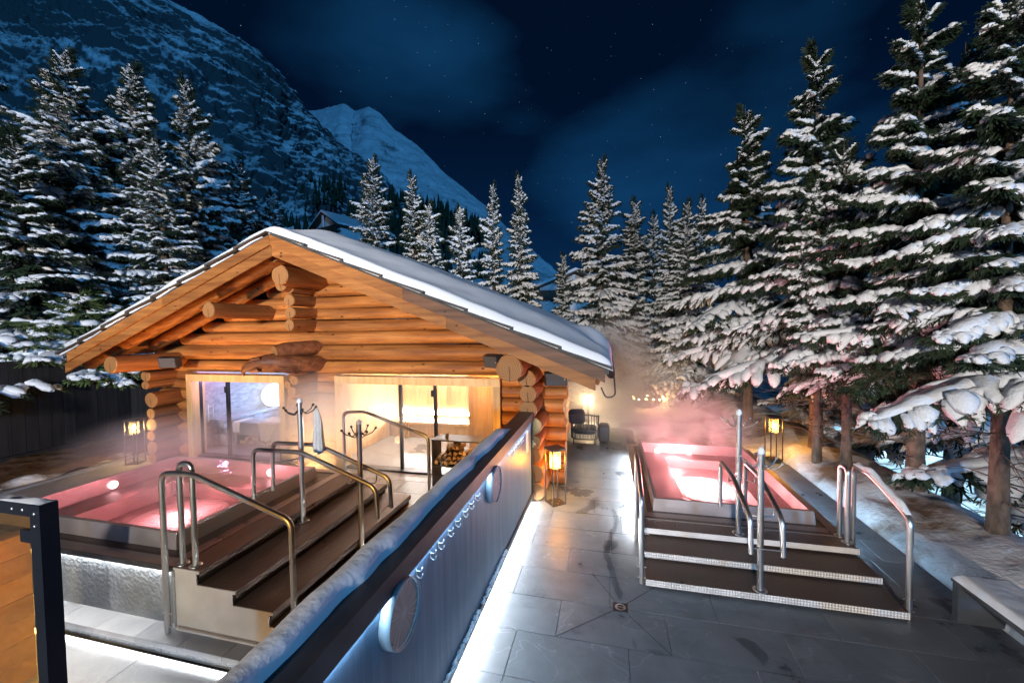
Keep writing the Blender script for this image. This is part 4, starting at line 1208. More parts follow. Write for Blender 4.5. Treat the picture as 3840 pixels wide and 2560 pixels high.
def log_y(x, y0, y1, z, r, name='log', sx=1.0, sz=1.0, cap=True, dx=0.0):
    b = MB(); n = 14; m = 8; ph = rnd.uniform(0, 9)
    vs = []
    for i in range(m + 1):
        t = i / m
        for k in range(n):
            a = 2 * math.pi * k / n
            q = r * (1 + 0.03 * math.sin(ph + 6 * t) + 0.035 * math.sin(2 * a + ph) + 0.02 * math.sin(3 * a + 2 * ph))
            vs.append((x + dx * t + q * sx * math.cos(a), y0 + (y1 - y0) * t, z + q * sz * math.sin(a)))
    fs = [(i * n + k, i * n + n + k, i * n + n + (k + 1) % n, i * n + (k + 1) % n) for i in range(m) for k in range(n)]
    b.add(vs, fs, True)
    c = [(v[0], v[1], v[2]) for v in vs[:n]]
    # the cut end: a slightly chamfered face with a radial crack
    ring2 = [(x + (p[0] - x) * 0.93, y0 - 0.018, z + (p[2] - z) * 0.93) for p in c]
    b.add(c + ring2, [(k, (k + 1) % n, (k + 1) % n + n, k + n) for k in range(n)], True, 1)
    b.add(ring2, [tuple(range(n))], False, 1)
    b.add([vs[m * n + k] for k in range(n)], [tuple(range(n - 1, -1, -1))], False, 1)
    return part(name, b, [M['log_y'], M['end']], cabin, (x, y0, z))
# rows of logs; boundaries measured from the facade (top of each row)
bnd = [0.0, 0.30, 0.575, 0.86, 1.13, 1.41, 1.68, 1.92, 2.125, 2.41, 2.775, 3.07, 3.33, 3.59, 3.855, 4.11, 4.36, 4.62]
for i in range(len(bnd) - 1):
    z0, z1 = bnd[i], bnd[i + 1]
    zc, r = (z0 + z1) / 2, (z1 - z0) / 2 + 0.003
    if z1 < 2.2:
        segs = [(-11.15, -10.16), (-7.235, -5.94), (-2.10, -0.82 + rnd.uniform(-0.05, 0.05))]
        if i == 7:
            segs = [(-11.1, -10.16), (-7.235, -5.94), (-2.10, -0.85)]
    else:
        hl = (ZR - 0.20 - zc) / SL
        xl, xr = max(RX - hl, -11.2), min(RX + hl, -0.9 + rnd.uniform(-0.06, 0.06))
        segs = [(xl, xr)] if xr - xl > 0.5 else []
    for (a, c) in segs:
        log_x(a, c, LY, zc, r, taper=rnd.uniform(-0.06, 0.06))
# cross wall log ends in the middle of the gable
for i in range(len(bnd) - 1):
    z0, z1 = bnd[i], bnd[i + 1]
    if z0 > 4.0: break
    zc, r = (z0 + z1) / 2 + 0.02, (z1 - z0) / 2 * 0.95
    big = (i % 3 == 1)
    if i in (9, 10): continue
    log_y(-6.52 + rnd.uniform(-0.03, 0.03) - (0.10 if i == 8 else 0), 7.10 - (0.0 if i > 10 else rnd.uniform(-0.1, 0.05)), 8.1, zc, r * (1.0 if i > 10 else (1.05 if big else 0.9)), sx=1.0)
    if i < 8 and i % 2 == 0:
        log_y(-6.82 + rnd.uniform(-0.03, 0.03), 7.32, 8.1, zc + 0.1, r * 0.75)
# two thicker carved ends under the gable: a stub and an eagle head
b = MB(); b.tube([(-6.80, 6.95, 2.66), (-6.72, 7.15, 2.69), (-6.45, 7.6, 2.72), (-6.4, 8.0, 2.72)], [0.13, 0.165, 0.16, 0.15], 12, capmi=1); part('log', b, [M['carved'], M['end']], cabin, (-6.8, 6.95, 2.66))
b = MB()
b.tube([(-6.35, 8.0, 2.36), (-6.42, 7.5, 2.37), (-6.62, 7.12, 2.40), (-6.85, 6.92, 2.46), (-7.05, 6.82, 2.45), (-7.22, 6.78, 2.40), (-7.34, 6.76, 2.33), (-7.40, 6.75, 2.25), (-7.385, 6.75, 2.17)],
       [0.17, 0.175, 0.185, 0.175, 0.135, 0.105, 0.08, 0.045, 0.012], 12)
b.tube([(-7.02, 6.78, 2.33), (-7.15, 6.76, 2.29), (-7.27, 6.75, 2.27)], [0.075, 0.055, 0.015], 10)
b.tube([(-6.92, 6.72, 2.55), (-7.08, 6.69, 2.53), (-7.20, 6.70, 2.48)], [0.03, 0.035, 0.012], 8)
b.sphere((-7.07, 6.70, 2.475), 0.022, 8, 6)
for k in range(7):
    a = k * 0.32
    b.tube([(-6.72 + 0.02 * k, 6.86 + 0.02 * (k % 2), 2.53 - 0.045 * k), (-6.55 + 0.02 * k, 7.0, 2.50 - 0.045 * k), (-6.42, 7.15, 2.46 - 0.045 * k)], [0.012, 0.03, 0.02], 6)
part('carved_eagle_head', b, M['carved'], cabin, (-7.0, 6.8, 2.4), 'log end carved as an eagle head with a hooked beak')
# left corner: log ends of the side wall; right corner likewise
zl = [(2.07, .135, -0.10), (1.85, .10, -0.13), (1.50, .185, 0.04), (1.18, .125, 0.02), (0.91, .155, 0.03), (0.64, .12, 0.0), (0.36, .155, 0.02), (0.12, .13, 0.0)]
for (z, r, dx) in zl:
    log_y(-10.62 + dx, 7.18, 12.3, z, r, dx=-0.05)
zr_ = [(2.42, .235, -0.30), (2.19, .16, -0.10), (1.92, .165, -0.08), (1.64, .16, -0.08), (1.34, .165, 0.0), (1.05, .13, 0.02), (0.80, .13, 0.02), (0.49, .16, 0.03), (0.17, .17, 0.04)]
for i, (z, r, dx) in enumerate(zr_):
    log_y(-1.33 + dx, 6.98 if i else 6.55, 12.3, z, r)
# purlins under the roof
for (x, z, r, y0) in ((-6.28, 4.20, 0.205, 6.62), (-6.17, 4.50, 0.10, 6.36), (-6.52, 4.06, 0.145, 6.9), (-7.68, 3.53, 0.16, 6.30), (-3.62, 3.57, 0.17, 6.75), (-10.42, 2.42, 0.19, 6.32), (-1.70, 2.40, 0.19, 6.6)):
    log_y(x, y0, 12.4, z, r, 'purlin')
# rafters: round logs running down the slope just behind the rake and against the wall
def sloped_tube(name, x0, x1, dz, y, r, mat, flat=False):
    b = MB()
    m = 10
    L_ = [(x0 + (x1 - x0) * i / m, y, zt(x0 + (x1 - x0) * i / m) + dz) for i in range(m + 1)]
    b.tube(L_, [r * (1 + 0.04 * math.sin(i * 1.7)) for i in range(m + 1)], 12, capmi=1)
    return part(name, b, [mat, M['end']], cabin, L_[0])
sloped_tube('rafter', -6.02, -11.55, -0.235, YF + 0.46, 0.13, M['log_x'])
sloped_tube('rafter', -5.98, -0.12, -0.235, YF + 0.46, 0.13, M['log_x'])
sloped_tube('rafter', -6.25, -10.6, -0.235, 7.30, 0.13, M['log_x'])
sloped_tube('rafter', -5.75, -1.0, -0.235, 7.30, 0.13, M['log_x'])
def sloped_board(name, x0, x1, ztop, zbot, y0, y1, mat):
    b = MB()
    def P(x, y, d): return (x, y, zt(x) + d)
    b.hexa([P(x0, y0, zbot), P(x1, y0, zbot), P(x1, y1, zbot), P(x0, y1, zbot), P(x0, y0, ztop), P(x1, y0, ztop), P(x1, y1, ztop), P(x0, y1, ztop)])
    return part(name, b, mat, cabin, ((x0 + x1) / 2, y0, zt((x0 + x1) / 2)))
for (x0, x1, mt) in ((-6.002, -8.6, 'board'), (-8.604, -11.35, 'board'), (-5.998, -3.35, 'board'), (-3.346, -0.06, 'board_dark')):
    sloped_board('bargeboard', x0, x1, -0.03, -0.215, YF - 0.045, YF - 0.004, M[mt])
for (x0, x1, mt) in ((-6.002, -8.2, 'board'), (-8.204, -11.5, 'board'), (-5.998, -2.6, 'board'), (-2.596, -0.2, 'board')):
    sloped_board('bargeboard', x0, x1, -0.20, -0.405, YF + 0.002, YF + 0.035, M[mt])
# soffit planks
for side in (-1, 1):
    n = 40
    lim = (RX - XL) if side < 0 else (XR - RX)
    w = (lim - 0.1) / n
    for k in range(n):
        xa = RX + side * (0.03 + k * w); xb = RX + side * (0.03 + (k + 1) * w - 0.012)
        b = MB()
        z_a, z_b = zt(xa) - 0.10, zt(xb) - 0.10
        y1 = 7.85 if abs(xa - RX) < 4.6 else 12.5
        b.hexa([(xa, YF + 0.04, z_a), (xb, YF + 0.04, z_b), (xb, y1, z_b), (xa, y1, z_a), (xa, YF + 0.04, z_a + 0.022), (xb, YF + 0.04, z_b + 0.022), (xb, y1, z_b + 0.022), (xa, y1, z_a + 0.022)])
        part('soffit_plank', b, M['soffit'], cabin, ((xa + xb) / 2, 7, z_a))
# roof deck, stepped shingles along the rake, thick snow
roof = MB()
for (xa, xb) in ((XL, RX), (RX, XR)):
    roof.hexa([(xa, YF - 0.02, zt(xa) - 0.074), (xb, YF - 0.02, zt(xb) - 0.074), (xb, YB, zt(xb) - 0.074), (xa, YB, zt(xa) - 0.074),
               (xa, YF - 0.02, zt(xa) - 0.004), (xb, YF - 0.02, zt(xb) - 0.004), (xb, YB, zt(xb) - 0.004), (xa, YB, zt(xa) - 0.004)])
roof_o = part('roof', roof, M['shingle'], cabin)
for side, lim in ((-1, RX - XL), (1, XR - RX)):
    n = 8
    for k in range(n):
        xa = RX + side * (lim * k / n); xb = RX + side * (lim * (k + 1) / n + 0.05)
        b = MB()
        d0, d1 = 0.002, 0.06
        b.hexa([(xa, YF - 0.12, zt(xa) + d0), (xb, YF - 0.12, zt(xb) + d1 - 0.03), (xb, YF + 0.5, zt(xb) + d1 - 0.03), (xa, YF + 0.5, zt(xa) + d0),
                (xa, YF - 0.12, zt(xa) + d0 + 0.022), (xb, YF - 0.12, zt(xb) + d1 + 0.012), (xb, YF + 0.5, zt(xb) + d1 + 0.012), (xa, YF + 0.5, zt(xa) + d0 + 0.022)])
        o = part('shingle', b, M['shingle'], roof_o)
nx, ny = 150, 90
ux = np.concatenate([np.linspace(0, 0.03, 8)[:-1], np.linspace(0.03, 0.97, nx - 14), np.linspace(0.97, 1, 8)[1:]])
uy = np.concatenate([np.linspace(0, 0.10, 14)[:-1], np.linspace(0.10, 1, ny - 13)])
nx, ny = len(ux), len(uy)
SXx = XL - 0.05 + (XR + 0.06 - XL + 0.05) * ux
SYy = YF - 0.05 + (YB + 0.08 - YF) * uy
QX, QY = np.meshgrid(SXx, SYy, indexing='ij')
dx_ = np.minimum(QX - SXx[0], SXx[-1] - QX); dy_ = np.minimum(QY - SYy[0], SYy[-1] - QY)
rd = lambda d, w: np.sqrt(np.clip(1 - (1 - np.clip(d / w, 0, 1)) ** 2, 0, 1))
thick = (0.17 + 0.24 * smoothstep(0.05, 1.6, dy_) * (0.55 + 0.45 * smoothstep(0.0, 2.2, dx_))) * (0.12 + 0.88 * rd(dy_, 0.12)) * (0.15 + 0.85 * rd(dx_, 0.22))
thick = thick + (0.10 * (fbm(QX * 0.75, QY * 0.5, 1.5, 3) - 0.5) + 0.05 * (fbm(QX * 2.1, QY * 1.2, 4.5, 3) - 0.5)) * rd(dy_, 0.5) * rd(dx_, 0.4)
thick = thick + 0.17 * np.exp(-((QX - XR + 0.35) / 0.33) ** 2 - ((QY - 8.7) / 0.5) ** 2) - 0.10 * np.exp(-((QX - XR + 0.15) / 0.25) ** 2 - ((QY - 7.7) / 0.4) ** 2)
QY2 = QY + 0.11 * (fbm(QX * 1.7, QX * 0.0 + 3, 0, 3) - 0.5) * (1 - smoothstep(0, 1.0, dy_))
QZ = ZR - SL * np.sqrt((QX - RX) ** 2 + 0.10 ** 2) + 0.03 + thick
top = np.stack([QX, QY2, QZ], -1).reshape(-1, 3)
bot = np.stack([QX, QY2, ZR - SL * np.abs(QX - RX) + 0.008], -1).reshape(-1, 3)
Fg = grid_faces(nx, ny); off = nx * ny
idx = np.arange(nx * ny).reshape(nx, ny)
loop = np.concatenate([idx[:, 0], idx[-1, 1:], idx[-2::-1, -1], idx[0, -2:0:-1]])
nl = np.roll(loop, -1)
skirt = np.stack([loop, loop + off, nl + off, nl], -1)
pw = wpos(roof_o)
o = link('snow_cover', npmesh('snow_cover', np.concatenate([top, bot]) - np.array(pw), np.concatenate([Fg, Fg[:, ::-1] + off, skirt]), M['roof_snow']), roof_o)
# gutter along the right eave with a hanging loop
b = MB()
pts = [(0.03 + 0.06 * math.cos(a), 0, 2.37 + 0.06 * math.sin(a)) for a in np.linspace(math.pi, 2 * math.pi, 8)]
vs = [(p[0], yy, p[2]) for yy in (YF + 0.1, YB - 0.1) for p in pts]
b.add(vs, [(i, i + 1, i + 9, i + 8) for i in range(7)], True); part('gutter', b, M['black_steel'], cabin)
b = MB(); b.tube(fillet([(0.07, YF + 0.25, 2.40), (0.10, YF + 0.25, 2.02), (-0.05, YF + 0.25, 1.98), (-0.12, YF + 0.25, 2.15)], 0.08), 0.012, 6); part('gutter_bracket', b, M['black_steel'], cabin)

# openings: wooden frames, steel profiles, panes
def frame(x0, x1, ztop, jw, hw, label):
    f = part('window_frame', MB().box((x0, 7.655, ztop - hw), (x1, 8.0, ztop)), M['frame_wood'], cabin, ((x0 + x1) / 2, 7.8, 0), label)
    for (a, c) in ((x0, x0 + jw), (x1 - jw, x1)):
        part('jamb', MB().box((a, 7.657, 0.0), (c, 8.0, ztop - hw - 0.001)), M['frame_wood'], f)
    part('sill', MB().box((x0 + jw + 0.001, 7.75, 0.0), (x1 - jw - 0.001, 7.99, 0.035)), M['navy_metal'], f)
    return f
fl = frame(-10.14, -7.255, 2.066, 0.15, 0.165, 'spruce frame of the left opening with the violet lit room')
fr_ = frame(-5.915, -2.115, 2.085, 0.15, 0.16, 'spruce frame of the right opening with the warm sauna')
for (x, w, f) in ((-10.02, 0.075, fl), (-9.14, 0.05, fl), (-4.436, 0.055, fr_), (-3.616, 0.06, fr_)):
    zt_ = 1.90
    part('steel_profile', MB().box((x - w / 2, 7.86, 0.036), (x + w / 2, 7.94, zt_)), M['navy_metal'], f)
def pane(x0, x1, f, mat, name='pane'):
    part(name, MB().box((x0, 7.895, 0.04), (x1, 7.903, 1.90)), mat, f)
pane(-9.98, -9.167, fl, M['glass'], 'glass_door'); pane(-9.113, -7.41, fl, M['glass'])
pane(-5.76, -4.466, fr_, M['glass_steamy']); pane(-4.406, -3.648, fr_, M['glass_steamy'], 'glass_door'); pane(-3.584, -2.27, fr_, M['glass_steamy'])
def bar_handle(x, z0, z1, f, mat):
    for dy in (-0.06, 0.06):
        b = MB(); b.tube([(x, 7.90 + dy, z0), (x, 7.90 + dy, z1)], 0.013, 8)
        for z in (z0 + 0.06, z1 - 0.06): b.tube([(x, 7.90, z), (x, 7.90 + dy, z)], 0.008, 6)
        part('door_handle', b, mat, f)
bar_handle(-9.70, 0.86, 1.30, fl, M['steel']); bar_handle(-4.30, 0.72, 1.18, fr_, M['frame_wood'])
for z in (0.22, 1.72):
    part('hinge', MB().box((-3.70, 7.85, z - 0.07), (-3.655, 7.93, z + 0.07)), M['navy_metal'], fr_)
part('hinge', MB().box((-9.20, 7.85, 1.60), (-9.165, 7.93, 1.76)), M['navy_metal'], fl)
# rooms behind the glass
def wall_planks_x(x0, x1, y, z0, z1, n, mat, name='wall_plank'):
    w = (x1 - x0) / n
    for k in range(n):
        part(name, MB().box((x0 + k * w + 0.002, y, z0), (x0 + (k + 1) * w - 0.002, y + 0.02 + 0.004 * (k % 2), z1)), mat, cabin, (x0 + (k + .5) * w, y, 1))
part('room_floor', MB().box((-10.5, 8.0, -0.03), (-6.3, 12.2, 0.012)), M['slab_left'], cabin)
part('room_floor', MB().box((-6.2, 8.0, -0.03), (-1.6, 12.2, 0.012)), M['slab_left'], cabin)
part('ceiling', MB().box((-10.5, 8.02, 2.22), (-1.5, 12.2, 2.25)), M['inner_wood'], cabin)
part('inner_wall', MB().box((-10.48, 8.02, 0.013), (-10.40, 12.2, 2.219)), M['plaster'], cabin)
part('inner_wall', MB().box((-6.30, 8.02, 0.013), (-6.22, 12.2, 2.219)), M['inner_wood'], cabin)
part('inner_wall', MB().box((-10.37, 12.0, 0.013), (-6.31, 12.1, 2.219)), M['plaster'], cabin)
part('inner_wall', MB().box((-6.21, 10.95, 0.013), (-1.61, 11.05, 2.219)), M['inner_wood'], cabin)
part('inner_wall', MB().box((-1.66, 8.02, 0.013), (-1.60, 10.94, 2.219)), M['inner_wood'], cabin)
wall_planks_x(-6.2, -3.4, 10.92, 0.55, 2.2, 18, M['inner_wood'])
wall_planks_x(-3.38, -1.7, 9.3, 0.013, 2.2, 14, M['inner_wood'])
part('sauna_bench', MB().box((-6.2, 10.32, 0.40), (-3.42, 10.915, 0.46)), M['frame_wood'], cabin)
part('sauna_bench', MB().box((-6.2, 10.36, 0.013), (-3.42, 10.38, 0.399)), M['inner_wood'], cabin)
for (a, c) in (((-6.1, 10.88, 0.58), (-3.5, 10.915, 0.66)), ((-6.1, 10.3, 2.19), (-2.0, 10.34, 2.215)), ((-3.32, 8.3, 2.19), (-3.28, 10.2, 2.215)), ((-2.6, 9.26, 1.62), (-2.0, 9.295, 1.65))):
    part('led_strip', MB().box(a, c), M['led_warm'] if a[0] > -3.4 else M['led'], cabin)
# low stone wall of single blocks in the violet room
bw = 0
for r_ in range(4):
    x = 8.62 + (r_ % 2) * -0.15
    while x < 11.9:
        w = rnd.uniform(0.28, 0.5)
        x2 = min(x + w, 11.98)
        d = rnd.uniform(0, 0.03)
        part('stone', MB().box((-10.395, x + 0.006, 0.013 + r_ * 0.175), (-9.98 + d, x2 - 0.006, 0.18 + r_ * 0.175)), M['stone_blue'], cabin)
        x = x2
part('wall_coping', MB().box((-10.395, 8.4, 0.715), (-9.92, 11.99, 0.775)), M['stone_blue'], cabin)
def led_light(p, w, c, size=0.3):
    return add_light('room_light', 'POINT', p, w, c, size)
led_light((-8.6, 9.6, 2.0), 230, (0.55, 0.58, 1.0)); led_light((-9.2, 11.2, 1.9), 110, (0.45, 0.66, 1.0)); led_light((-9.7, 8.25, 1.9), 30, (0.95, 0.5, 0.95), 0.1); led_light((-9.55, 9.6, 1.0), 60, (0.28, 0.60, 1.0), 0.1)
led_light((-4.9, 9.4, 1.9), 95, (1.0, 0.88, 0.76)); led_light((-2.5, 8.7, 1.95), 105, (1.0, 0.56, 0.17))
# loose things in the violet room
gl = thing('globe_lamp', (-10.13, 10.2, 0.78), 'bright round lamp on the stone wall behind the left window', 'lamp')
b = MB(); b.sphere((-10.02, 10.2, 1.13), 0.36, 24, 16, (1, 0.95, 1), 0.02); part('shade', b, M['globe'], gl)
b = MB(); b.lathe([(0.15, 0.776), (0.15, 0.80), (0.05, 0.83)], 16, (-10.1, 10.2, 0)); part('base', b, M['black_steel'], gl)
fb = thing('firewood_bench', (-9.5, 9.0, 0.012), 'dark bench box with firewood in its open base inside the left room', 'bench')
part('seat', MB().box((-9.95, 8.75, 0.58), (-8.45, 9.3, 0.63)), M['bench_grey'], fb)
part('side_panel', MB().box((-9.95, 8.75, 0.013), (-9.89, 9.3, 0.579)), M['bench_grey'], fb)
part('side_panel', MB().box((-8.75, 8.75, 0.013), (-8.45, 9.3, 0.579)), M['bench_grey'], fb)
part('front_panel', MB().box((-9.889, 8.76, 0.30), (-8.751, 8.79, 0.579)), M['bench_grey'], fb)
part('back_panel', MB().box((-9.889, 9.26, 0.013), (-8.751, 9.29, 0.579)), M['bench_grey'], fb)
def throw(u, v):
    if v < 0.4: 
        t = v / 0.4
        return (-9.05 + 0.55 * u - 0.05 * math.sin(4 * t), 9.2 - 0.46 * t, 0.66 + 0.04 * math.sin(9 * u + 5 * t) + 0.03 * math.sin(13 * t))
    t = (v - 0.4) / 0.6
    return (-9.15 + (0.25 + 0.35 * (1 - t)) * u + 0.10 * t, 8.73 - 0.02 * math.sin(12 * u), 0.65 - 0.48 * t + 0.02 * math.sin(7 * u))
solo('blanket', cloth_sheet(throw, 14, 16, 0.02), M['blanket'], (-9.2, 9, 0.65), 'crumpled beige blanket trailing over the bench inside the left room', 'blanket')
solo('towel', cloth_sheet(lambda u, v: (-9.97 + 0.24 * u, (9.1 - 0.40 * v / 0.4) if v < 0.4 else 8.715 + 0.01 * math.sin(9 * u), 0.645 if v < 0.4 else 0.64 - 0.27 * (v - 0.4) / 0.6), 8, 12, 0.018), M['towel'], (-10.1, 8.9, 0.64), 'small white towel folded over the left end of the indoor bench', 'towel')
def split_log(x, y, z, r, L_, rz, label, group):
    b = MB(); n = 3 if rnd.random() < 0.6 else 4
    a0 = rnd.uniform(0, 6.28)
    P = []
    for k in range(n):
        a = a0 + 2 * math.pi * k / n + rnd.uniform(-0.25, 0.25)
        P.append((r * math.cos(a) * rnd.uniform(0.85, 1.15), r * math.sin(a) * rnd.uniform(0.85, 1.15)))
    if n == 3:   # bark side: an extra bulging point
        m_ = ((P[0][0] + P[1][0]) * 0.72, (P[0][1] + P[1][1]) * 0.72)
        P = [P[0], m_, P[1], P[2]]
    vs = [(p[0], 0, p[1]) for p in P] + [(p[0], L_, p[1]) for p in P]
    b.add(vs, [(3, 2, 1, 0), (4, 5, 6, 7)], False, 1)
    b.add(vs, [(0, 1, 5, 4), (1, 2, 6, 5), (2, 3, 7, 6), (3, 0, 4, 7)], False, 0)
    o = link('split_log', b.mesh('split_log', [M['firewood'], M['firewood_end']]), None, (x, y, z), rz)
    return tag(o, label, 'firewood', group)
for i in range(12):
    r_ = rnd.uniform(0.045, 0.065)
    split_log(-9.82 + 0.10 * i + rnd.uniform(-0.01, 0.01) if i < 11 else -9.4, 8.80 + rnd.uniform(0, 0.03), 0.013 + 0.058 + (0.105 if (i % 3 == 2 or i == 11) else 0), r_, 0.4, rnd.uniform(-0.1, 0.1), 'split firewood lying in the open base of the indoor bench', 'firewood inside the indoor bench')

# steel rack with firewood in front of the sauna window
rk = thing('firewood_rack', (-2.95, 7.4, 0), 'black steel firewood rack standing at the sauna window', 'rack')
rx0, rx1, ry0, ry1, rh = -3.40, -2.40, 7.20, 7.62, 0.93
part('top', MB().box((rx0, ry0, rh - 0.025), (rx1, ry1, rh)), M['black_steel'], rk)
part('shelf', MB().box((rx0 + 0.021, ry0, 0.40), (rx1 - 0.021, ry1, 0.42)), M['black_steel'], rk)
part('side_panel', MB().box((rx0, ry0, 0.0), (rx0 + 0.02, ry1, rh - 0.026)), M['black_steel'], rk)
part('side_panel', MB().box((rx1 - 0.02, ry0, 0.0), (rx1, ry1, rh - 0.026)), M['black_steel'], rk)
part('back_strip', MB().box((rx0 + 0.3, ry1 - 0.02, 0.421), (rx0 + 0.45, ry1, rh - 0.026)), M['black_steel'], rk)
part('back_strip', MB().box((rx1 - 0.10, ry1 - 0.02, 0.421), (rx1 - 0.021, ry1, rh - 0.026)), M['black_steel'], rk)
k = 0
for row, n in ((0, 9), (1, 8), (2, 6), (3, 3)):
    for i in range(n):
        r_ = rnd.uniform(0.042, 0.058)
        x = rx0 + 0.085 + (i + 0.5 * (row % 2)) * 0.098 + (0.0 if row < 2 else 0.15) + rnd.uniform(-0.012, 0.012)
        split_log(x, ry0 + 0.01 + rnd.uniform(0, 0.05) + 0.05 * row, 0.42 + 0.05 + row * 0.082, r_, 0.33, rnd.uniform(-0.22, 0.22), 'split firewood stacked on the shelf of the black rack', 'firewood on the black rack')
cup = MB(); cup.lathe([(0.0, 0.0), (0.03, 0.0), (0.036, 0.09), (0.032, 0.09), (0.027, 0.01), (0.0, 0.01)], 14, (-3.13, 7.34, rh)); solo('cup', cup, M['bench_grey'], (-3.13, 7.34, rh), 'small grey cup on top of the firewood rack', 'cup')

# outdoor loudspeakers under the eaves
def speaker(loc, rz, tilt, label, s=1.0):
    t = thing('speaker', loc, label, 'speaker', 'black speakers on the cabin wall', rz)
    b = MB(); w, h, d = 0.22 * s, 0.13 * s, 0.12 * s
    vs = []
    for yy, f in ((0, 1.0), (-d * 1.2, 0.9)):
        vs += [(-w * f, yy, -h * f), (w * f, yy, -h * f), (w * f, yy, h * f), (-w * f, yy, h * f)]
    b.add(vs, [(0, 1, 2, 3), (7, 6, 5, 4), (0, 4, 5, 1), (1, 5, 6, 2), (2, 6, 7, 3), (3, 7, 4, 0)])
    o = lpart('cabinet', b, M['black_steel'], t); o.rotation_euler = (tilt, 0, 0)
    g = MB(); g.box((-w * 0.84, -d * 1.2 - 0.006, -h * 0.82), (w * 0.84, -d * 1.2 - 0.001, h * 0.82)); o2 = lpart('grille', g, M['fabric_dark'], t); o2.rotation_euler = (tilt, 0, 0)
    g = MB(); g.tube([(w * 0.7, -d * 1.2 - 0.011, 0.0), (w * 0.7, -d * 1.2 - 0.006, 0.0)], 0.016, 8); o3 = lpart('badge', g, M['steel'], t); o3.rotation_euler = (tilt, 0, 0)
    g = MB(); g.tube([(0, 0, 0), (0, 0.12, 0)], 0.02, 6); lpart('bracket', g, M['black_steel'], t)
speaker((-9.95, 7.22, 2.42), 0.25, 0.15, 'black loudspeaker under the left eave of the cabin')
speaker((-2.16, 7.55, 2.47), -0.55, 0.2, 'black loudspeaker on the wall beside the right purlin end')
speaker((-0.98, 7.55, 2.14), 0.2, 0.1, 'black loudspeaker low on the logs at the right corner')
# icicles at the left corner
for (x, l) in ((-11.2, 0.30), (-11.14, 0.16), (-11.0, 0.12)):
    b = MB(); b.tube([(x, 7.2, 2.12), (x, 7.2, 2.12 - l)], [0.013, 0.002], 6); part('icicle', b, M['clear_lamp_glass'], cabin)

# uplights at the foot of the facade
WARM = (1.0, 0.49, 0.15)
add_light('facade_uplight', 'SPOT', (-8.9, 6.2, 0.25), 520, WARM, 0.10, target=(-8.6, 6.95, 3.4), spot_size=R(125), spot_blend=0.9)
add_light('facade_uplight', 'SPOT', (-5.4, 6.35, 0.2), 300, WARM, 0.10, target=(-5.2, 7.2, 3.2), spot_size=R(125), spot_blend=0.9)
add_light('facade_uplight', 'SPOT', (-2.2, 6.7, 0.2), 110, WARM, 0.12, target=(-2.6, 7.6, 3.0), spot_size=R(125), spot_blend=0.9)
# ------------------------------------------------------------------ floor lanterns
def lantern(loc, rz, label, glass, bulb, power, color, h=0.99):
    t = thing('lantern', loc, label, 'lantern', 'tall framed floor lanterns', rz)
    s = 0.125
    b = MB(); b.box((-s - 0.012, -s - 0.012, 0.0), (s + 0.012, s + 0.012, 0.014)); lpart('base_plate', b, M['bronze_steel'], t)
    for sx_ in (-1, 1):
        for sy_ in (-1, 1):
            b = MB(); b.box((sx_ * s - 0.009, sy_ * s - 0.009, 0.0145), (sx_ * s + 0.009, sy_ * s + 0.009, h - 0.0145)); lpart('post', b, M['bronze_steel'], t)
    b = MB(); b.box((-s - 0.012, -s - 0.012, h - 0.014), (s + 0.012, s + 0.012, h)); b.box((-s + 0.0, -s, h - 0.045), (s, s, h - 0.0145)); lpart('top_plate', b, M['bronze_steel'], t)
    r = 0.095
    b = MB(); b.lathe([(r, h - 0.36), (r, h - 0.046)], 24); b.lathe([(r - 0.008, h - 0.352), (r - 0.008, h - 0.046)], 24); b.lathe([(0.0, h - 0.36), (r, h - 0.36)], 24); lpart('glass_shade', b, glass, t)
    b = MB(); b.lathe([(0.0, h - 0.27), (0.022, h - 0.262), (0.034, h - 0.235), (0.03, h - 0.205), (0.016, h - 0.17), (0.014, h - 0.13), (0.0, h - 0.13)], 12); lpart('bulb', b, bulb, t)
    b = MB(); b.lathe([(0.0, h - 0.129), (0.017, h - 0.129), (0.017, h - 0.046)], 10); lpart('socket', b, M['black_steel'], t)
    for k in range(4):
        a = k * math.pi / 2
        b = MB(); b.lathe([(0.0, 0.0175), (0.008, 0.0175), (0.010, 0.0142)], 8, (0.08 * math.cos(a), 0.08 * math.sin(a), 0)); lpart('screw', b, M['steel'], t)
    L_ = add_light('lantern_light', 'POINT', (loc[0], loc[1], loc[2] + h - 0.235), power, color, 0.045)
    return t
AMB = (1.0, 0.58, 0.18)
lantern((-0.93, 6.96, 0.0), R(40), 'amber lit floor lantern at the right corner of the cabin', M['lamp_glass'], M['bulb_warm'], 200, AMB)
lantern((3.66, 10.22, 0.02), R(8), 'amber lit floor lantern beyond the right tub under the spruces', M['lamp_glass'], M['bulb_warm'], 110, AMB)
lantern((-10.98, 7.06, 0.0), R(22), 'clear glass floor lantern by the left log corner of the cabin', M['clear_lamp_glass'], M['bulb_warm'], 120, (1.0, 0.62, 0.22), 1.06)
lantern((-0.62, 12.3, 0.0), R(45), 'whitish lit floor lantern standing behind the rope armchair', M['clear_lamp_glass'], M['bulb_white'], 520, (1.0, 0.70, 0.40), 1.15)

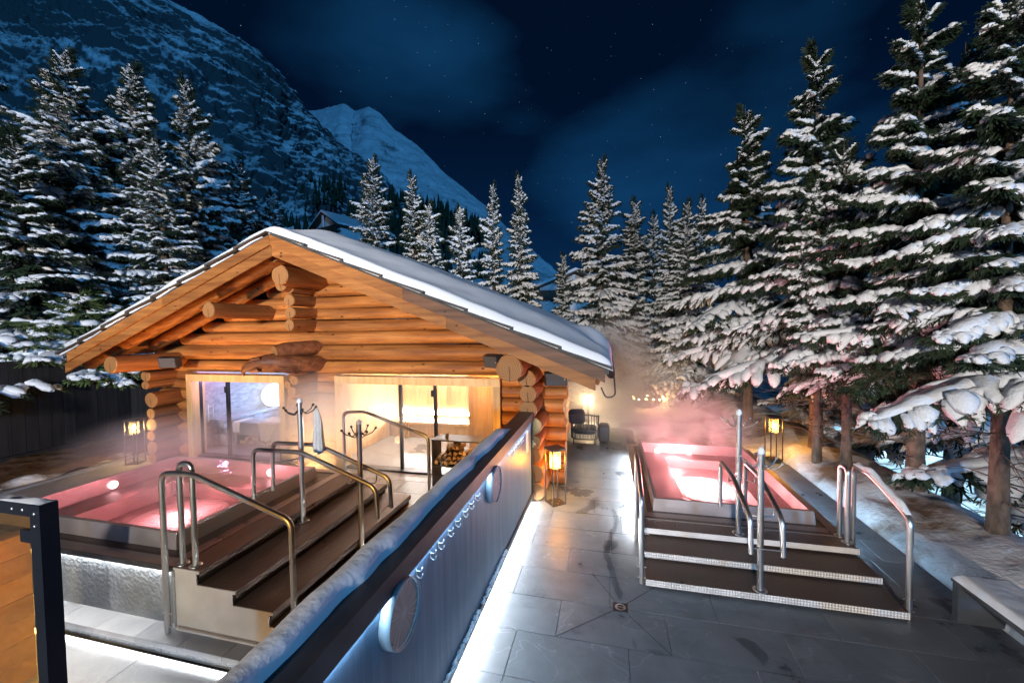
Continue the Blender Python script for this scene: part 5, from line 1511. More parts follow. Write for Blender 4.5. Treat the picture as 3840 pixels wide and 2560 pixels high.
# round clipped shrub with a string of little lights, in the steam
sp_ = EYE + px_ray(1488, 918) * (16.0 / px_ray(1488, 918).y)
sh = thing('shrub', (sp_.x, sp_.y, sp_.z - 0.45), 'round shrub with a string of small yellow lights in the steam behind the right tub', 'shrub')
b = MB()
for i in range(420):
    u, v = rnd.uniform(0, 6.28), math.acos(rnd.uniform(-0.8, 1)); q = 0.52 * rnd.uniform(0.75, 1.05)
    c = Vector((sp_.x + q * math.sin(v) * math.cos(u), sp_.y + q * math.sin(v) * math.sin(u), sp_.z + q * math.cos(v)))
    a_ = Vector((rnd.gauss(0, 1), rnd.gauss(0, 1), rnd.gauss(0, 1))).normalized() * 0.09; e_ = a_.orthogonal().normalized() * 0.05
    b.add([c - a_, c + e_, c + a_, c - e_], [(0, 1, 2, 3)])
part('foliage', b, M['needles_green'], sh)
for i in range(14):
    a_ = i * 0.5
    b = MB(); b.sphere((sp_.x + 0.55 * math.cos(a_), sp_.y + 0.55 * math.sin(a_), sp_.z + 0.10 + 0.03 * math.sin(3 * a_)), 0.022, 6, 4); part('light_bulb', b, M['bulb_warm'], sh)
add_light('shrub_light', 'POINT', (sp_.x, sp_.y - 0.9, sp_.z + 0.2), 60, (1.0, 0.55, 0.18), 0.2)

# ------------------------------------------------------------------ rope armchair, pillow, pouf
ch = thing('armchair', (-0.64, 10.85, 0), 'dark rope woven armchair with its back to the right terrace', 'armchair')
def chair_pt(u, z):
    """shell curve: u from 0 (front of the left arm) round the back to 1"""
    w = 0.37 - 0.05 * (0.8 - z); d = 0.38
    pts = [(-w, d), (-w, -0.24), (-w + 0.10, -0.36), (w - 0.10, -0.36), (w, -0.24), (w, d)]
    P = fillet([(p[0], p[1], 0) for p in pts], 0.1, 4)
    Ls = [0]
    for i in range(1, len(P)): Ls.append(Ls[-1] + (P[i] - P[i - 1]).length)
    s = u * Ls[-1]
    for i in range(1, len(P)):
        if s <= Ls[i] + 1e-9:
            q = P[i - 1].lerp(P[i], (s - Ls[i - 1]) / max(1e-9, Ls[i] - Ls[i - 1]))
            back = max(0, -q.y) / 0.36
            return Vector((-0.64 + q.x, 10.85 + q.y - 0.05 * back * (z - 0.3), z))
def rimz(u): return 0.64 + 0.18 * math.sin(math.pi * min(1, max(0, u))) ** 1.5
b = MB(); b.tube([chair_pt(u, rimz(u)) for u in np.linspace(0, 1, 40)], 0.016, 8); b.tube([chair_pt(u, 0.17) for u in np.linspace(0, 1, 30)], 0.014, 8)
b.tube([chair_pt(0, 0.17), chair_pt(0, rimz(0))], 0.014, 8); b.tube([chair_pt(1, 0.17), chair_pt(1, rimz(1))], 0.014, 8)
part('frame', b, M['fabric_dark'], ch)
b = MB(); b.tube([chair_pt(u, 0.40) for u in np.linspace(0, 1, 30)], 0.010, 6); part('band', b, M['fabric_dark'], ch)
for i in range(58):
    u = (i + 0.5) / 58
    top = rimz(u) if i % 2 == 0 else 0.40
    b = MB(); b.tube([chair_pt(u, 0.17), chair_pt(u + 0.003, (0.17 + top) / 2), chair_pt(u, top)], 0.0085, 5); part('rope', b, M['fabric_dark'], ch)
for (x, y) in ((-0.92, 10.58), (-0.36, 10.58), (-0.92, 11.15), (-0.36, 11.15)):
    b = MB(); b.tube([(x, y, 0.0), (x * 0.96 - 0.026, y, 0.17)], 0.015, 8); part('leg', b, M['fabric_dark'], ch)
def pillow_mb(c, sx_, sy_, sz_, tilt=0.0, rz=0.0, n=14):
    b = MB(); vs = []; fs = []
    for i in range(n + 1):
        ph = -math.pi / 2 + math.pi * i / n
        for k in range(2 * n):
            t = 2 * math.pi * k / (2 * n)
            f = lambda a: math.copysign(abs(a) ** 0.45, a)
            p = Vector((sx_ * f(math.cos(ph)) * f(math.cos(t)), sy_ * f(math.cos(ph)) * f(math.sin(t)), sz_ * f(math.sin(ph))))
            p = Matrix.Rotation(rz, 3, 'Z') @ (Matrix.Rotation(tilt, 3, 'X') @ p)
            vs.append(p + Vector(c))
    for i in range(n):
        for k in range(2 * n):
            a = i * 2 * n + k; q = i * 2 * n + (k + 1) % (2 * n)
            fs.append((a, q, q + 2 * n, a + 2 * n))
    return b.add(vs, fs, True)
part('seat_cushion', pillow_mb((-0.64, 10.9, 0.34), 0.31, 0.36, 0.075), M['cushion'], ch)
solo('pillow', pillow_mb((-0.84, 10.68, 0.72), 0.22, 0.075, 0.20, -0.2, 0.25), M['cushion'], (-0.84, 10.68, 0.72), 'dark square pillow leaning in the rope armchair', 'pillow')
solo('pouf', pillow_mb((-0.14, 11.05, 0.24), 0.15, 0.26, 0.23), M['cushion'], (-0.14, 11.05, 0), 'rounded dark grey pouf standing right of the rope armchair', 'pouf')

# ------------------------------------------------------------------ bench at the right
bn = thing('bench', (3.75, 4.6, 0), 'low grey stone bench with a snow covered seat at the right edge of the terrace', 'bench')
bx0, bx1 = 3.47, 3.93
part('leg', MB().box((bx0 + 0.01, 4.98, 0.0), (bx1 - 0.02, 5.05, 0.40)), M['bench_leg'], bn)
part('leg', MB().box((bx0 + 0.01, 3.35, 0.0), (bx1 - 0.02, 3.42, 0.40)), M['bench_leg'], bn)
part('seat', MB().box((bx0, 3.30, 0.401), (bx1, 5.06, 0.435)), M['bench_leg'], bn)
part('stretcher', MB().box((bx0 + 0.10, 3.43, 0.30), (bx0 + 0.14, 4.97, 0.36)), M['bench_leg'], bn)
n, m = 60, 16
vs = []
for i in range(n):
    yy = 3.30 + 1.765 * i / (n - 1)
    for j in range(m):
        xx = bx0 - 0.005 + (bx1 - bx0 + 0.03) * j / (m - 1)
        e_ = min(1, min(i, n - 1 - i) / 2.0, min(j, m - 1 - j) / 1.6)
        vs.append((xx, yy, 0.436 + e_ ** 0.6 * (0.045 + 0.03 * float(fbm(xx * 5, yy * 4, 0.7, 3)))))
b = MB(); b.add(vs, [(i * m + j, i * m + m + j, i * m + m + j + 1, i * m + j + 1) for i in range(n - 1) for j in range(m - 1)], True); part('snow_cap', b, M['snow'], bn)

# ------------------------------------------------------------------ near gate post and glass at the left edge
gt = thing('glass_gate', (-1.8, 0.88, 0.6), 'dark steel gate with an amber tinted glass pane at the left edge', 'gate')
gx0, gx1 = -1.815, -1.769
part('post', MB().box((gx0, 0.866, 0.3), (gx1, 0.912, 2.552)), M['navy_metal'], gt)
part('top_rail', MB().box((-3.3, 0.868, 2.512), (gx0 - 0.001, 0.910, 2.553)), M['navy_metal'], gt)
part('stile', MB().box((gx0 - 0.012, 0.880, 0.3), (gx0 - 0.001, 0.90, 2.511)), M['navy_metal'], gt)
part('pane', MB().box((-3.28, 0.884, 0.4), (gx0 - 0.0125, 0.892, 2.511)), M['amber_glass'], gt)
part('clamp', MB().box((gx0 - 0.055, 0.868, 2.425), (gx0 - 0.002, 0.879, 2.465)), M['navy_metal'], gt)
for (x, z) in ((-1.792, 2.525), (-1.792, 2.485), (-1.85, 2.532), (-1.90, 2.532)):
    b = MB(); b.sphere((x, 0.865 if x > gx0 else 0.867, z), 0.006, 8, 5, (1, 0.5, 1)); part('bolt', b, M['steel'], gt)
n = 60; vs = []
for i in range(n):
    xx = -3.2 + (3.2 - 1.775) * i / (n - 1)
    for j in range(8):
        yy = 0.869 + 0.040 * j / 7
        e_ = min(1, min(i, n - 1 - i) / 1.5, min(j, 7 - j) / 1.2)
        vs.append((xx, yy, 2.5535 + max(0, e_) * 0.009 * max(0, float(fbm(xx * 14, yy * 20, 0, 3)) - 0.42) * 4))
b = MB(); b.add(vs, [(i * 8 + j, i * 8 + 8 + j, i * 8 + 9 + j, i * 8 + j + 1) for i in range(n - 1) for j in range(7)], True); part('snow_dusting', b, M['snow'], gt)
tw = thing('timber_wall', (-6.0, 1.5, -0.17), 'low amber lit timber clad wall seen through the glass gate', 'wall')
for k in range(7):
    part('board', MB().box((-5.4, 0.35, -0.165 + 0.2 * k), (-5.36 + 0.004 * (k % 2), 2.55, 0.031 + 0.2 * k)), M['timber_wall'], tw)
part('core', MB().box((-5.5, 0.35, -0.165), (-5.401, 2.55, 1.23)), M['timber_wall'], tw)
add_light('wall_light', 'SPOT', (-4.3, 1.6, 1.5), 130, (1.0, 0.62, 0.22), 0.1, target=(-5.4, 1.7, 0.5), spot_size=R(110), spot_blend=0.7)

# ------------------------------------------------------------------ dark board fence on the left
fn = thing('fence', (-14.0, 5, 0), 'tall dark board fence around the left corner of the garden', 'fence')
k = 0; y = -1.0
while y < 8.9:
    part('board', MB().box((-14.0, y + 0.004, 0.12), (-13.97 + 0.006 * (k % 2), y + 0.236, 2.42)), M['fence'], fn); y += 0.24; k += 1
x = -13.96
while x < -11.0:
    part('board', MB().box((x + 0.004, 8.92, 0.12), (x + 0.236, 8.95 + 0.006 * (k % 2), 2.42)), M['fence'], fn); x += 0.24; k += 1
part('bottom_beam', MB().box((-13.96, -1.0, 0.05), (-13.86, 8.915, 0.20)), M['fence'], fn)
part('bottom_beam', MB().box((-13.859, 8.80, 0.05), (-11.0, 8.915, 0.20)), M['fence'], fn)
part('top_rail', MB().box((-14.03, -1.0, 2.421), (-13.93, 8.99, 2.46)), M['fence'], fn)
part('top_rail', MB().box((-13.929, 8.90, 2.421), (-11.0, 8.99, 2.46)), M['fence'], fn)

# ------------------------------------------------------------------ spruces
def branch_proto(L_, tw, st, seed, snow=1.0, blades=4, rings=5, sides=6, needle=0.115):
    g = np.random.default_rng(seed)
    sag = g.uniform(0.10, 0.20); lift = g.uniform(0.02, 0.09)
    def axis(t): return np.stack([L_ * t, 0.04 * L_ * np.sin(3 * t + seed), -sag * L_ * t ** 1.6 + lift * L_ * t ** 4], -1)
    t = np.repeat((np.arange(tw) + 0.6) / tw, 2) * 0.93 + 0.07 + g.uniform(-0.015, 0.015, 2 * tw)
    t = np.clip(t, 0.04, 1)
    sg = np.tile([1.0, -1.0], tw)
    l = 0.36 * L_ * np.minimum(1, 0.25 + t / 0.35) * (1 - 0.78 * t) * g.uniform(0.75, 1.2, 2 * tw) + 0.09
    ang = np.radians(g.uniform(38, 62, 2 * tw))
    d = np.stack([np.cos(ang), sg * np.sin(ang), g.uniform(-0.30, 0.02, 2 * tw)], -1)
    # the end of the branch itself is a twig too
    t = np.append(t, 0.9); l = np.append(l, 0.16 * L_ ** 0.5 + 0.1); d = np.vstack([d, [1, 0.02, 0.05]]); sg = np.append(sg, 1)
    d /= np.linalg.norm(d, axis=1)[:, None]
    b0 = axis(t); nT = len(t)
    droop = g.uniform(0.15, 0.5, nT)
    def tp(s): return b0[:, None, :] + d[:, None, :] * (l[:, None] * s[None, :])[..., None] + np.array([0, 0, -1.0]) * (droop[:, None] * l[:, None] * s[None, :] ** 2)[..., None]
    s = (np.arange(st) + 0.3) / st
    P = tp(s)                                                   # nT, st, 3
    side = np.stack([-d[:, 1], d[:, 0], 0 * l], -1)
    side /= np.linalg.norm(side, axis=1)[:, None] + 1e-9
    V = []; 
    for k in range(blades):
        sd = 1 if k % 2 == 0 else -1
        dn = -0.15 if k < 2 else -0.95
        D = d[:, None, :] * 0.75 + side[:, None, :] * sd * (0.75 if k < 2 else 0.45) + np.array([0, 0, dn]) + g.normal(0, 0.22, (nT, st, 3))
        D /= np.linalg.norm(D, axis=2)[..., None]
        ln = needle * g.uniform(0.7, 1.35, (nT, st)) * (1.0 if k < 2 else 1.25) * (1 - 0.35 * s[None, :])
        W = np.cross(D, d[:, None, :] + g.normal(0, 0.3, (nT, st, 3))); W /= np.linalg.norm(W, axis=2)[..., None] + 1e-9
        w = 0.20 * ln
        base = P + g.normal(0, 0.008, P.shape)
        tip = base + D * ln[..., None]
        V.append(np.stack([base - W * w[..., None] * 0.5, base + W * w[..., None] * 0.5, tip + W * w[..., None] * 0.3, tip - W * w[..., None] * 0.3], -2).reshape(-1, 4, 3))
    V = np.concatenate(V); nq = len(V)
    FV = V.reshape(-1, 3); FF = np.arange(nq * 4).reshape(-1, 4)
    # snow: rounded fingers along the twigs, thicker lumps along the axis
    SV = []; SF = []; off = 0
    keep = g.random(nT) < 0.88
    ss = np.array([0.02, 0.32, 0.66, 0.92, 1.03]) if rings == 5 else np.array([0.02, 0.42, 0.86, 1.02])
    Q = tp(ss)
    prof = np.array([0.45, 1.0, 1.05, 0.85, 0.22]) if rings == 5 else np.array([0.5, 1.05, 0.9, 0.2])
    a = np.arange(sides) * 2 * np.pi / sides
    for i in range(nT):
        if not keep[i]: continue
        r = snow * min(0.085, 0.030 + 0.075 * l[i]) * g.uniform(0.8, 1.3)
        rr = r * prof * (1 + g.uniform(-0.42, 0.42, rings))
        s0, s1 = g.uniform(0.0, 0.35), g.uniform(0.72, 1.0)
        st_ = s0 + (s1 - s0) * ss
        Qi = b0[i] + d[i] * (l[i] * st_)[:, None] + np.array([0, 0, -1.0]) * (droop[i] * l[i] * st_ ** 2)[:, None] + np.array([0, 0, 1.0]) * g.uniform(-0.015, 0.03)
        ring = Qi[:, None, :] + side[i][None, None, :] * (np.cos(a)[None, :] * rr[:, None] * 1.25)[..., None] + np.array([0, 0, 1.0]) * ((np.sin(a)[None, :] * 0.8 + 0.55) * rr[:, None])[..., None]
        SV.append(ring.reshape(-1, 3))
        ii = np.arange(rings - 1)[:, None] * sides; jj = np.arange(sides)[None, :]
        SF.append((np.stack([ii + jj, ii + (jj + 1) % sides, ii + sides + (jj + 1) % sides, ii + sides + jj], -1).reshape(-1, 4)) + off)
        off += rings * sides
    m = rings + 5
    tt = np.linspace(0.16, 0.98, m); A = axis(tt)
    r = snow * (0.045 + 0.022 * min(L_, 2.6)) * np.interp(tt, [0.16, 0.3, 0.8, 0.98], [0.3, 1, 0.9, 0.3]) * (1 + g.uniform(-0.3, 0.3, m))
    ring = A[:, None, :] + np.array([0, 1.0, 0]) * (np.cos(a)[None, :] * r[:, None] * 1.7)[..., None] + np.array([0, 0, 1.0]) * ((np.sin(a)[None, :] * 0.75 + 0.6) * r[:, None])[..., None]
    SV.append(ring.reshape(-1, 3))
    ii = np.arange(m - 1)[:, None] * sides; jj = np.arange(sides)[None, :]
    SF.append((np.stack([ii + jj, ii + (jj + 1) % sides, ii + sides + (jj + 1) % sides, ii + sides + jj], -1).reshape(-1, 4)) + off)
    return FV, FF, np.concatenate(SV), np.concatenate(SF), axis(np.linspace(0, 0.9, 5))
PROTO = {}
def protos(quality):
    if quality in PROTO: return PROTO[quality]
    q = dict(near=(8.6, 7, 4, 5, 5, 0.12), mid=(5.2, 5, 3, 4, 5, 0.14), far=(4.2, 4, 3, 4, 5, 0.16))[quality]
    out = []
    for L_ in (0.45, 0.8, 1.3, 1.9, 2.6):
        for s in range(2):
            tw = max(3, int(q[0] * L_ ** 0.8 + 1.5))
            out.append((L_, branch_proto(L_, tw, q[1], 31 * s + int(L_ * 10), dict(near=1.1, mid=1.35, far=1.5)[quality], q[2], q[3], q[4], q[5])))
    PROTO[quality] = out
    return out
def make_tree_data(name, H, Rr, z0, quality, seed, density=1.0, bare=True, power=0.85, needles='needles'):
    g = np.random.default_rng(seed)
    pr = protos(quality)
    FVs, FFs, SVs, SFs = [], [], [], []; fo = so = 0
    tr = MB()
    bend = g.uniform(-0.02, 0.02, 2) * H
    def axis(z): return np.array([bend[0] * (z / H) ** 2, bend[1] * (z / H) ** 2, z])
    r0 = 0.0115 * H + 0.03
    tr.tube([tuple(axis(H * i / 12)) if i else (0, 0, -0.5) for i in range(13)], [r0 * (1.25 if i == 0 else 1) * (1 - 0.94 * i / 12) + 0.008 for i in range(13)], 10, jitter=0.05)
    z = z0; az = g.uniform(0, 6.28)
    while z < H - 0.18:
        f = (z - z0) / (H - z0)
        Lm = Rr * (1 - f) ** power + 0.14
        nb = int(round((5.2 + 1.5 * (1 - f)) * density))
        for k in range(nb):
            az_k = az + 2 * math.pi * k / nb + g.uniform(-0.3, 0.3)
            if g.random() < 0.07: continue
            Lk = Lm * g.uniform(0.6, 1.12) * (0.66 + 0.62 * float(vnoise(math.cos(az_k) * 1.3 + seed, math.sin(az_k) * 1.3, z * 0.55)))
            if f > 0.72: Lk *= g.uniform(0.55, 1.45)
            el = math.radians(np.interp(f, [0, 0.5, 0.85, 1], [-13, 2, 26, 58]) + g.uniform(-10, 10))
            cand = [p for p in pr if abs(math.log(p[0] / Lk)) < 0.32] or [min(pr, key=lambda p: abs(math.log(p[0] / Lk)))]
            L0, (fv, ff, sv, sf, ax) = cand[g.integers(len(cand))]
            sc = Lk / L0
            ce, se, ca, sa = math.cos(el), math.sin(el), math.cos(az_k), math.sin(az_k)
            roll_ = g.uniform(-0.25, 0.25); cr_, sr_ = math.cos(roll_), math.sin(roll_)
            Rm = np.array([[ca, -sa, 0], [sa, ca, 0], [0, 0, 1]]) @ np.array([[ce, 0, -se], [0, 1, 0], [se, 0, ce]]) @ np.array([[1, 0, 0], [0, cr_, -sr_], [0, sr_, cr_]])
            base = axis(min(H - 0.1, z + g.uniform(-0.2, 0.2)))
            FVs.append(fv * sc @ Rm.T + base); FFs.append(ff + fo); fo += len(fv)
            if g.random() < 0.97:
                SVs.append(sv * sc @ Rm.T + base); SFs.append(sf + so); so += len(sv)
            if quality != 'far':
                A = ax * sc @ Rm.T + base
                tr.tube([tuple(p) for p in A], [0.022 * sc ** 0.5 * (1 - 0.2 * i) for i in range(5)], 4, caps=False)
        # short inner boughs keep the heart of the crown dark
        for k in range(int(4 * density) if f < 0.5 else 2):
            a_ = g.uniform(0, 6.28); Lk = Lm * g.uniform(0.28, 0.5)
            L0, (fv, ff, sv, sf, ax) = min(pr, key=lambda p: abs(math.log(p[0] / Lk)))
            sc = Lk / L0; el = math.radians(g.uniform(-25, 15)); ce, se, ca, sa = math.cos(el), math.sin(el), math.cos(a_), math.sin(a_)
            Rm = np.array([[ca, -sa, 0], [sa, ca, 0], [0, 0, 1]]) @ np.array([[ce, 0, -se], [0, 1, 0], [se, 0, ce]])
            FVs.append(fv * sc @ Rm.T + axis(min(H - 0.2, z + g.uniform(0, 0.4)))); FFs.append(ff + fo); fo += len(fv)
        z += np.interp(f, [0, 0.45, 0.7, 1], [0.50, 0.40, 0.26, 0.15]) / density ** 0.5
        az += 0.9
    # leader with a few upright shoots
    L0, (fv, ff, sv, sf, ax) = pr[0]
    tr.tube([tuple(axis(H - 0.3)), tuple(axis(H + 0.35))], [0.016, 0.004], 5)
    for k in range(4):
        el = math.radians(88 if k == 0 else 60); a_ = k * 2.1
        ce, se, ca, sa = math.cos(el), math.sin(el), math.cos(a_), math.sin(a_)
        Rm = np.array([[ca, -sa, 0], [sa, ca, 0], [0, 0, 1]]) @ np.array([[ce, 0, -se], [0, 1, 0], [se, 0, ce]])
        FVs.append(fv * (1.1 if k == 0 else 0.7) @ Rm.T + axis(H - 0.25)); FFs.append(ff + fo); fo += len(fv)
        if k: SVs.append(sv * 0.7 @ Rm.T + axis(H - 0.25)); SFs.append(sf + so); so += len(sv)
    if bare:      # dead, twiggy lower limbs
        for k in range(26):
            zb = g.uniform(0.5, z0 + 0.5); a_ = g.uniform(0, 6.28); ln = g.uniform(0.5, 1.7)
            p = axis(zb); q = p + np.array([math.cos(a_), math.sin(a_), g.uniform(-0.3, 0.1)]) * ln; mid = (p + q) / 2 + np.array([0, 0, 0.06])
            tr.tube([tuple(p), tuple(mid), tuple(q)], [0.014, 0.009, 0.003], 4, caps=False)
            for j in range(7):
                s = g.uniform(0.3, 1.0); c = p + (q - p) * s; e2 = c + np.array([math.cos(a_ + g.uniform(-1.1, 1.1)), math.sin(a_ + g.uniform(-1.1, 1.1)), g.uniform(-0.5, 0.2)]) * g.uniform(0.12, 0.45)
                tr.tube([tuple(c), tuple(e2)], [0.005, 0.002], 3, caps=False)
    trunk = tr.mesh('trunk', M['bark'])
    crown = npmesh('crown', np.concatenate(FVs), np.concatenate(FFs), M[needles], False)
    snow = npmesh('snow_load', np.concatenate(SVs), np.concatenate(SFs), M['tree_snow'])
    return dict(H=H, meshes=(trunk, crown, snow))
TD = {}
TD['nearA'] = make_tree_data('nearA', 9.0, 2.7, 2.75, 'near', 21, 0.95, True, 1.25)
TD['nearB'] = make_tree_data('nearB', 9.0, 2.5, 2.6, 'near', 57, 0.95, True, 1.3)
TD['midA'] = make_tree_data('midA', 11.5, 2.8, 1.0, 'mid', 5, 1.05, False, 1.05)
TD['midB'] = make_tree_data('midB', 11.5, 2.3, 0.8, 'mid', 77, 1.1, False, 1.0)
TD['slim'] = make_tree_data('slim', 10.0, 1.35, 0.6, 'far', 91, 1.1, False, 0.75)
TD['stem'] = make_tree_data('stem', 7.0, 1.3, 2.7, 'mid', 19, 1.0, True, 0.8)
TD['young'] = make_tree_data('young', 3.4, 1.15, 1.75, 'mid', 33, 2.0, False, 0.8, 'needles_green')
def tree(kind, x, y, top, rz, label, zb=None, wid=1.0, group='snow laden spruces'):
    d = TD[kind]
    if zb is None: zb = float(ground_h(x, y)) - 0.05
    s = (top - zb) / d['H']
    t = thing('spruce_tree', (x, y, zb), label, 'tree', group, rz)
    t.scale = (s * wid, s * wid, s)
    for n, me in zip(('trunk', 'crown', 'snow_load'), d['meshes']):
        link(n, me, t)
    return t
# right hand side, from the front to the back
tree('nearA', 4.98, 6.55, 7.2, 0.3, 'snow laden spruce nearest the bench, its trunk rising from the snow bank at far right')
tree('nearB', 5.0, 8.05, 8.15, 1.9, 'tall spruce behind the snow topped handrail, first trunk left of the one by the bench')
tree('nearA', 7.5, 8.6, 8.9, 4.1, 'broad spruce reaching in at the right edge of the picture', wid=1.1)
tree('stem', 4.55, 9.15, 6.4, 0.9, 'slim spruce stem third from the bench along the snow bank', wid=0.9)
tree('nearB', 4.55, 10.35, 8.9, 3.3, 'full spruce right behind the amber lantern at the edge of the right tub')
tree('stem', 4.2, 9.5, 5.9, 2.2, 'thin spruce stem between the amber lantern and the tall handrail', wid=0.9)
tree('nearA', 4.0, 13.1, 9.1, 2.7, 'spruce at the bend of the snow bank behind the right tub')
tree('midB', 5.9, 13.5, 8.2, 1.1, 'dark spruce in the second row behind the amber lantern')
tree('nearA', 8.6, 12.6, 9.6, 0.2, 'spruce in the second row behind the tall handrail')
tree('midA', 2.9, 17.0, 7.8, 5.0, 'spruce behind the steam at the end of the snow bank')
# the row beyond the cabin, left to right
for (px_, py_, Y_, kind, wid, lb) in (
    (855, 366, 23, 'midA', 1.0, 'full spruce beside the chalet above the cabin ridge'),
    (950, 410, 22, 'midB', 0.95, 'bushy spruce above the cabin roof, second from the chalet'),
    (992, 474, 20, 'slim', 1.0, 'narrow spruce tucked against the second spruce over the roof'),
    (1058, 483, 22, 'slim', 0.95, 'smallest lone spruce above the middle of the cabin roof'),
    (1130, 428, 23, 'midB', 0.75, 'left spruce of the slender pair above the cabin roof'),
    (1195, 408, 22, 'midB', 0.8, 'right spruce of the slender pair above the cabin roof'),
    (1376, 372, 20, 'midA', 1.0, 'largest spruce in the middle, above the right eave of the cabin'),
    (1452, 470, 22, 'slim', 1.1, 'spruce leaning on the right side of the largest middle spruce'),
    (1542, 435, 21, 'midB', 0.8, 'pointed spruce with a bare leader right of the largest middle spruce'),
    (1612, 462, 20, 'midA', 0.75, 'low spruce before the tall group on the right'),
    (1500, 500, 27, 'midA', 0.9, 'spruce half hidden behind the pointed spruce'),
    (1290, 590, 24, 'slim', 1.0, 'young spruce peeking over the right eave snow')):
    d = px_ray(px_, py_); s_ = Y_ / d.y
    p = EYE + d * s_
    tree(kind, p.x, p.y, p.z, rnd.uniform(0, 6.28), lb, wid=wid)
# the dense group on the left
for (px_, py_, Y_, kind, wid, lb) in (
    (148, 122, 9.6, 'midA', 1.15, 'leftmost full spruce of the dense group over the fence'),
    (290, 158, 11.2, 'midB', 1.25, 'middle spruce of the dense group left of the cabin'),
    (440, 202, 13.5, 'midA', 1.0, 'right spruce of the dense group, its tip before the mountain'),
    (-120, 60, 8.0, 'midA', 1.2, 'spruce cut by the left edge of the picture'),
    (40, 330, 7.8, 'nearB', 1.35, 'lower spruce in front at the left edge, boughs hanging over the fence'),
    (370, 330, 10.6, 'midB', 1.3, 'shorter spruce filling the gap left of the roof slope'),
    (545, 372, 15.5, 'midB', 1.1, 'spruce just above the left roof slope'),
    (625, 452, 21.0, 'slim', 1.2, 'small dark spruce beside the ridge of the cabin'),
    (215, 300, 12.5, 'midA', 1.0, 'spruce behind the dense group at left')):
    d = px_ray(px_, py_); s_ = Y_ / d.y
    p = EYE + d * s_
    tree(kind, p.x, p.y, p.z, rnd.uniform(0, 6.28), lb, wid=wid)
tree('young', -14.75, 8.3, 4.0, 0.4, 'fresh green young spruce touching the left eave of the cabin', zb=0.1, wid=1.45)

# wooded foot of the mountain: a far-off mass of small conifers
cv, cf = [], []; o_ = 0
g = np.random.default_rng(3)
for i in range(2600):
    px_ = g.uniform(560, 1250); py_ = g.uniform(400, 640)
    if py_ < np.interp(px_, [560, 700, 830, 900, 1010, 1110, 1180, 1250], [390, 400, 420, 440, 470, 520, 580, 640]) + 8: continue
    if vnoise(px_ * 0.012, py_ * 0.02, 5.0) < 0.42: continue
    dist = np.interp(py_, [400, 640], [520, 200]) * g.uniform(0.9, 1.1)
    p = EYE + px_ray(px_, py_) * (dist * 0.72)
    h = g.uniform(7, 13); r_ = h * 0.16
    for lv in range(2):
        zb, rb, ht = p.z + h * 0.36 * lv, r_ * (1 - 0.35 * lv), h * 0.6
        a_ = np.arange(6) * math.pi / 3 + g.uniform(0, 1)
        cv += [(p.x + rb * math.cos(q), p.y + rb * math.sin(q), zb) for q in a_] + [(p.x, p.y, zb + ht)]
        cf += [(o_ + k, o_ + (k + 1) % 6, o_ + 6) for k in range(6)]; o_ += 7
o = link('mountain_forest', npmesh('mountain_forest', np.array(cv), np.array(cf), M['needles'], False))
tag(o, 'dark conifer forest on the foot of the mountains', kind='stuff')

# ------------------------------------------------------------------ houses far behind the trees
def house(px_, py_, dist, w, d, wall_h, roof_h, rz, label, lit=(), zdrop=6.0, balcony=True):
    p = EYE + px_ray(px_, py_) * dist          # the ridge end
    z0 = p.z - roof_h - wall_h
    t = thing('house', (p.x, p.y, z0), label, 'house', None, rz)
    b = MB(); b.box((-w / 2, 0, -zdrop), (w / 2, d, wall_h)); b.add([(-w / 2, 0, wall_h), (w / 2, 0, wall_h), (0, 0, wall_h + roof_h * 0.93), (-w / 2, d, wall_h), (w / 2, d, wall_h), (0, d, wall_h + roof_h * 0.93)], [(0, 1, 2), (5, 4, 3)]); lpart('wall', b, M['render_white'], t)
    for s in (-1, 1):
        ov = 0.9
        xe = s * (w / 2 + ov); ze = wall_h + roof_h - roof_h * (w / 2 + ov) / (w / 2)
        b = MB(); b.hexa([(0, -1.1, wall_h + roof_h), (xe, -1.1, ze), (xe, d + 0.6, ze), (0, d + 0.6, wall_h + roof_h), (0, -1.1, wall_h + roof_h + 0.16), (xe, -1.1, ze + 0.16), (xe, d + 0.6, ze + 0.16), (0, d + 0.6, wall_h + roof_h + 0.16)])
        ro = lpart('roof', b, M['house_wood'], t)
        b = MB(); b.hexa([(0, -1.05, wall_h + roof_h + 0.165), (xe, -1.05, ze + 0.165), (xe, d + 0.6, ze + 0.165), (0, d + 0.6, wall_h + roof_h + 0.165), (0, -1.05, wall_h + roof_h + 0.45), (xe, -1.05, ze + 0.40), (xe, d + 0.6, ze + 0.40), (0, d + 0.6, wall_h + roof_h + 0.45)])
        lpart('snow_cover', b, M['snow'], ro)
    if balcony:
        b = MB(); b.box((-w / 2 - 0.2, -0.9, wall_h - 1.2), (w / 2 + 0.2, -0.01, wall_h - 1.05)); b.box((-w / 2 - 0.2, -0.9, wall_h - 1.049), (w / 2 + 0.2, -0.82, wall_h - 0.3)); lpart('balcony', b, M['house_wood'], t)
        b = MB(); b.box((-0.3, -0.8, wall_h - 1.04), (0.0, -0.6, wall_h + roof_h * 0.85)); lpart('post', b, M['render_white'], t)
    for i, (x, z, ww, hh) in enumerate(((-w * 0.28, wall_h - 1.0, 0.9, 0.8), (w * 0.25, wall_h - 1.0, 0.9, 0.8), (-w * 0.3, wall_h - 3.3, 0.9, 1.1), (w * 0.22, wall_h - 3.3, 0.9, 1.1))):
        f = lpart('window', MB().box((x - ww / 2, -0.05, z - hh / 2), (x + ww / 2, -0.005, z + hh / 2)), M['house_wood'], t)
        lpart('pane', MB().box((x - ww / 2 + 0.08, -0.07, z - hh / 2 + 0.08), (x + ww / 2 - 0.08, -0.051, z + hh / 2 - 0.08)), M['window_lit'] if i in lit else M['window_dark'], f)
    return t
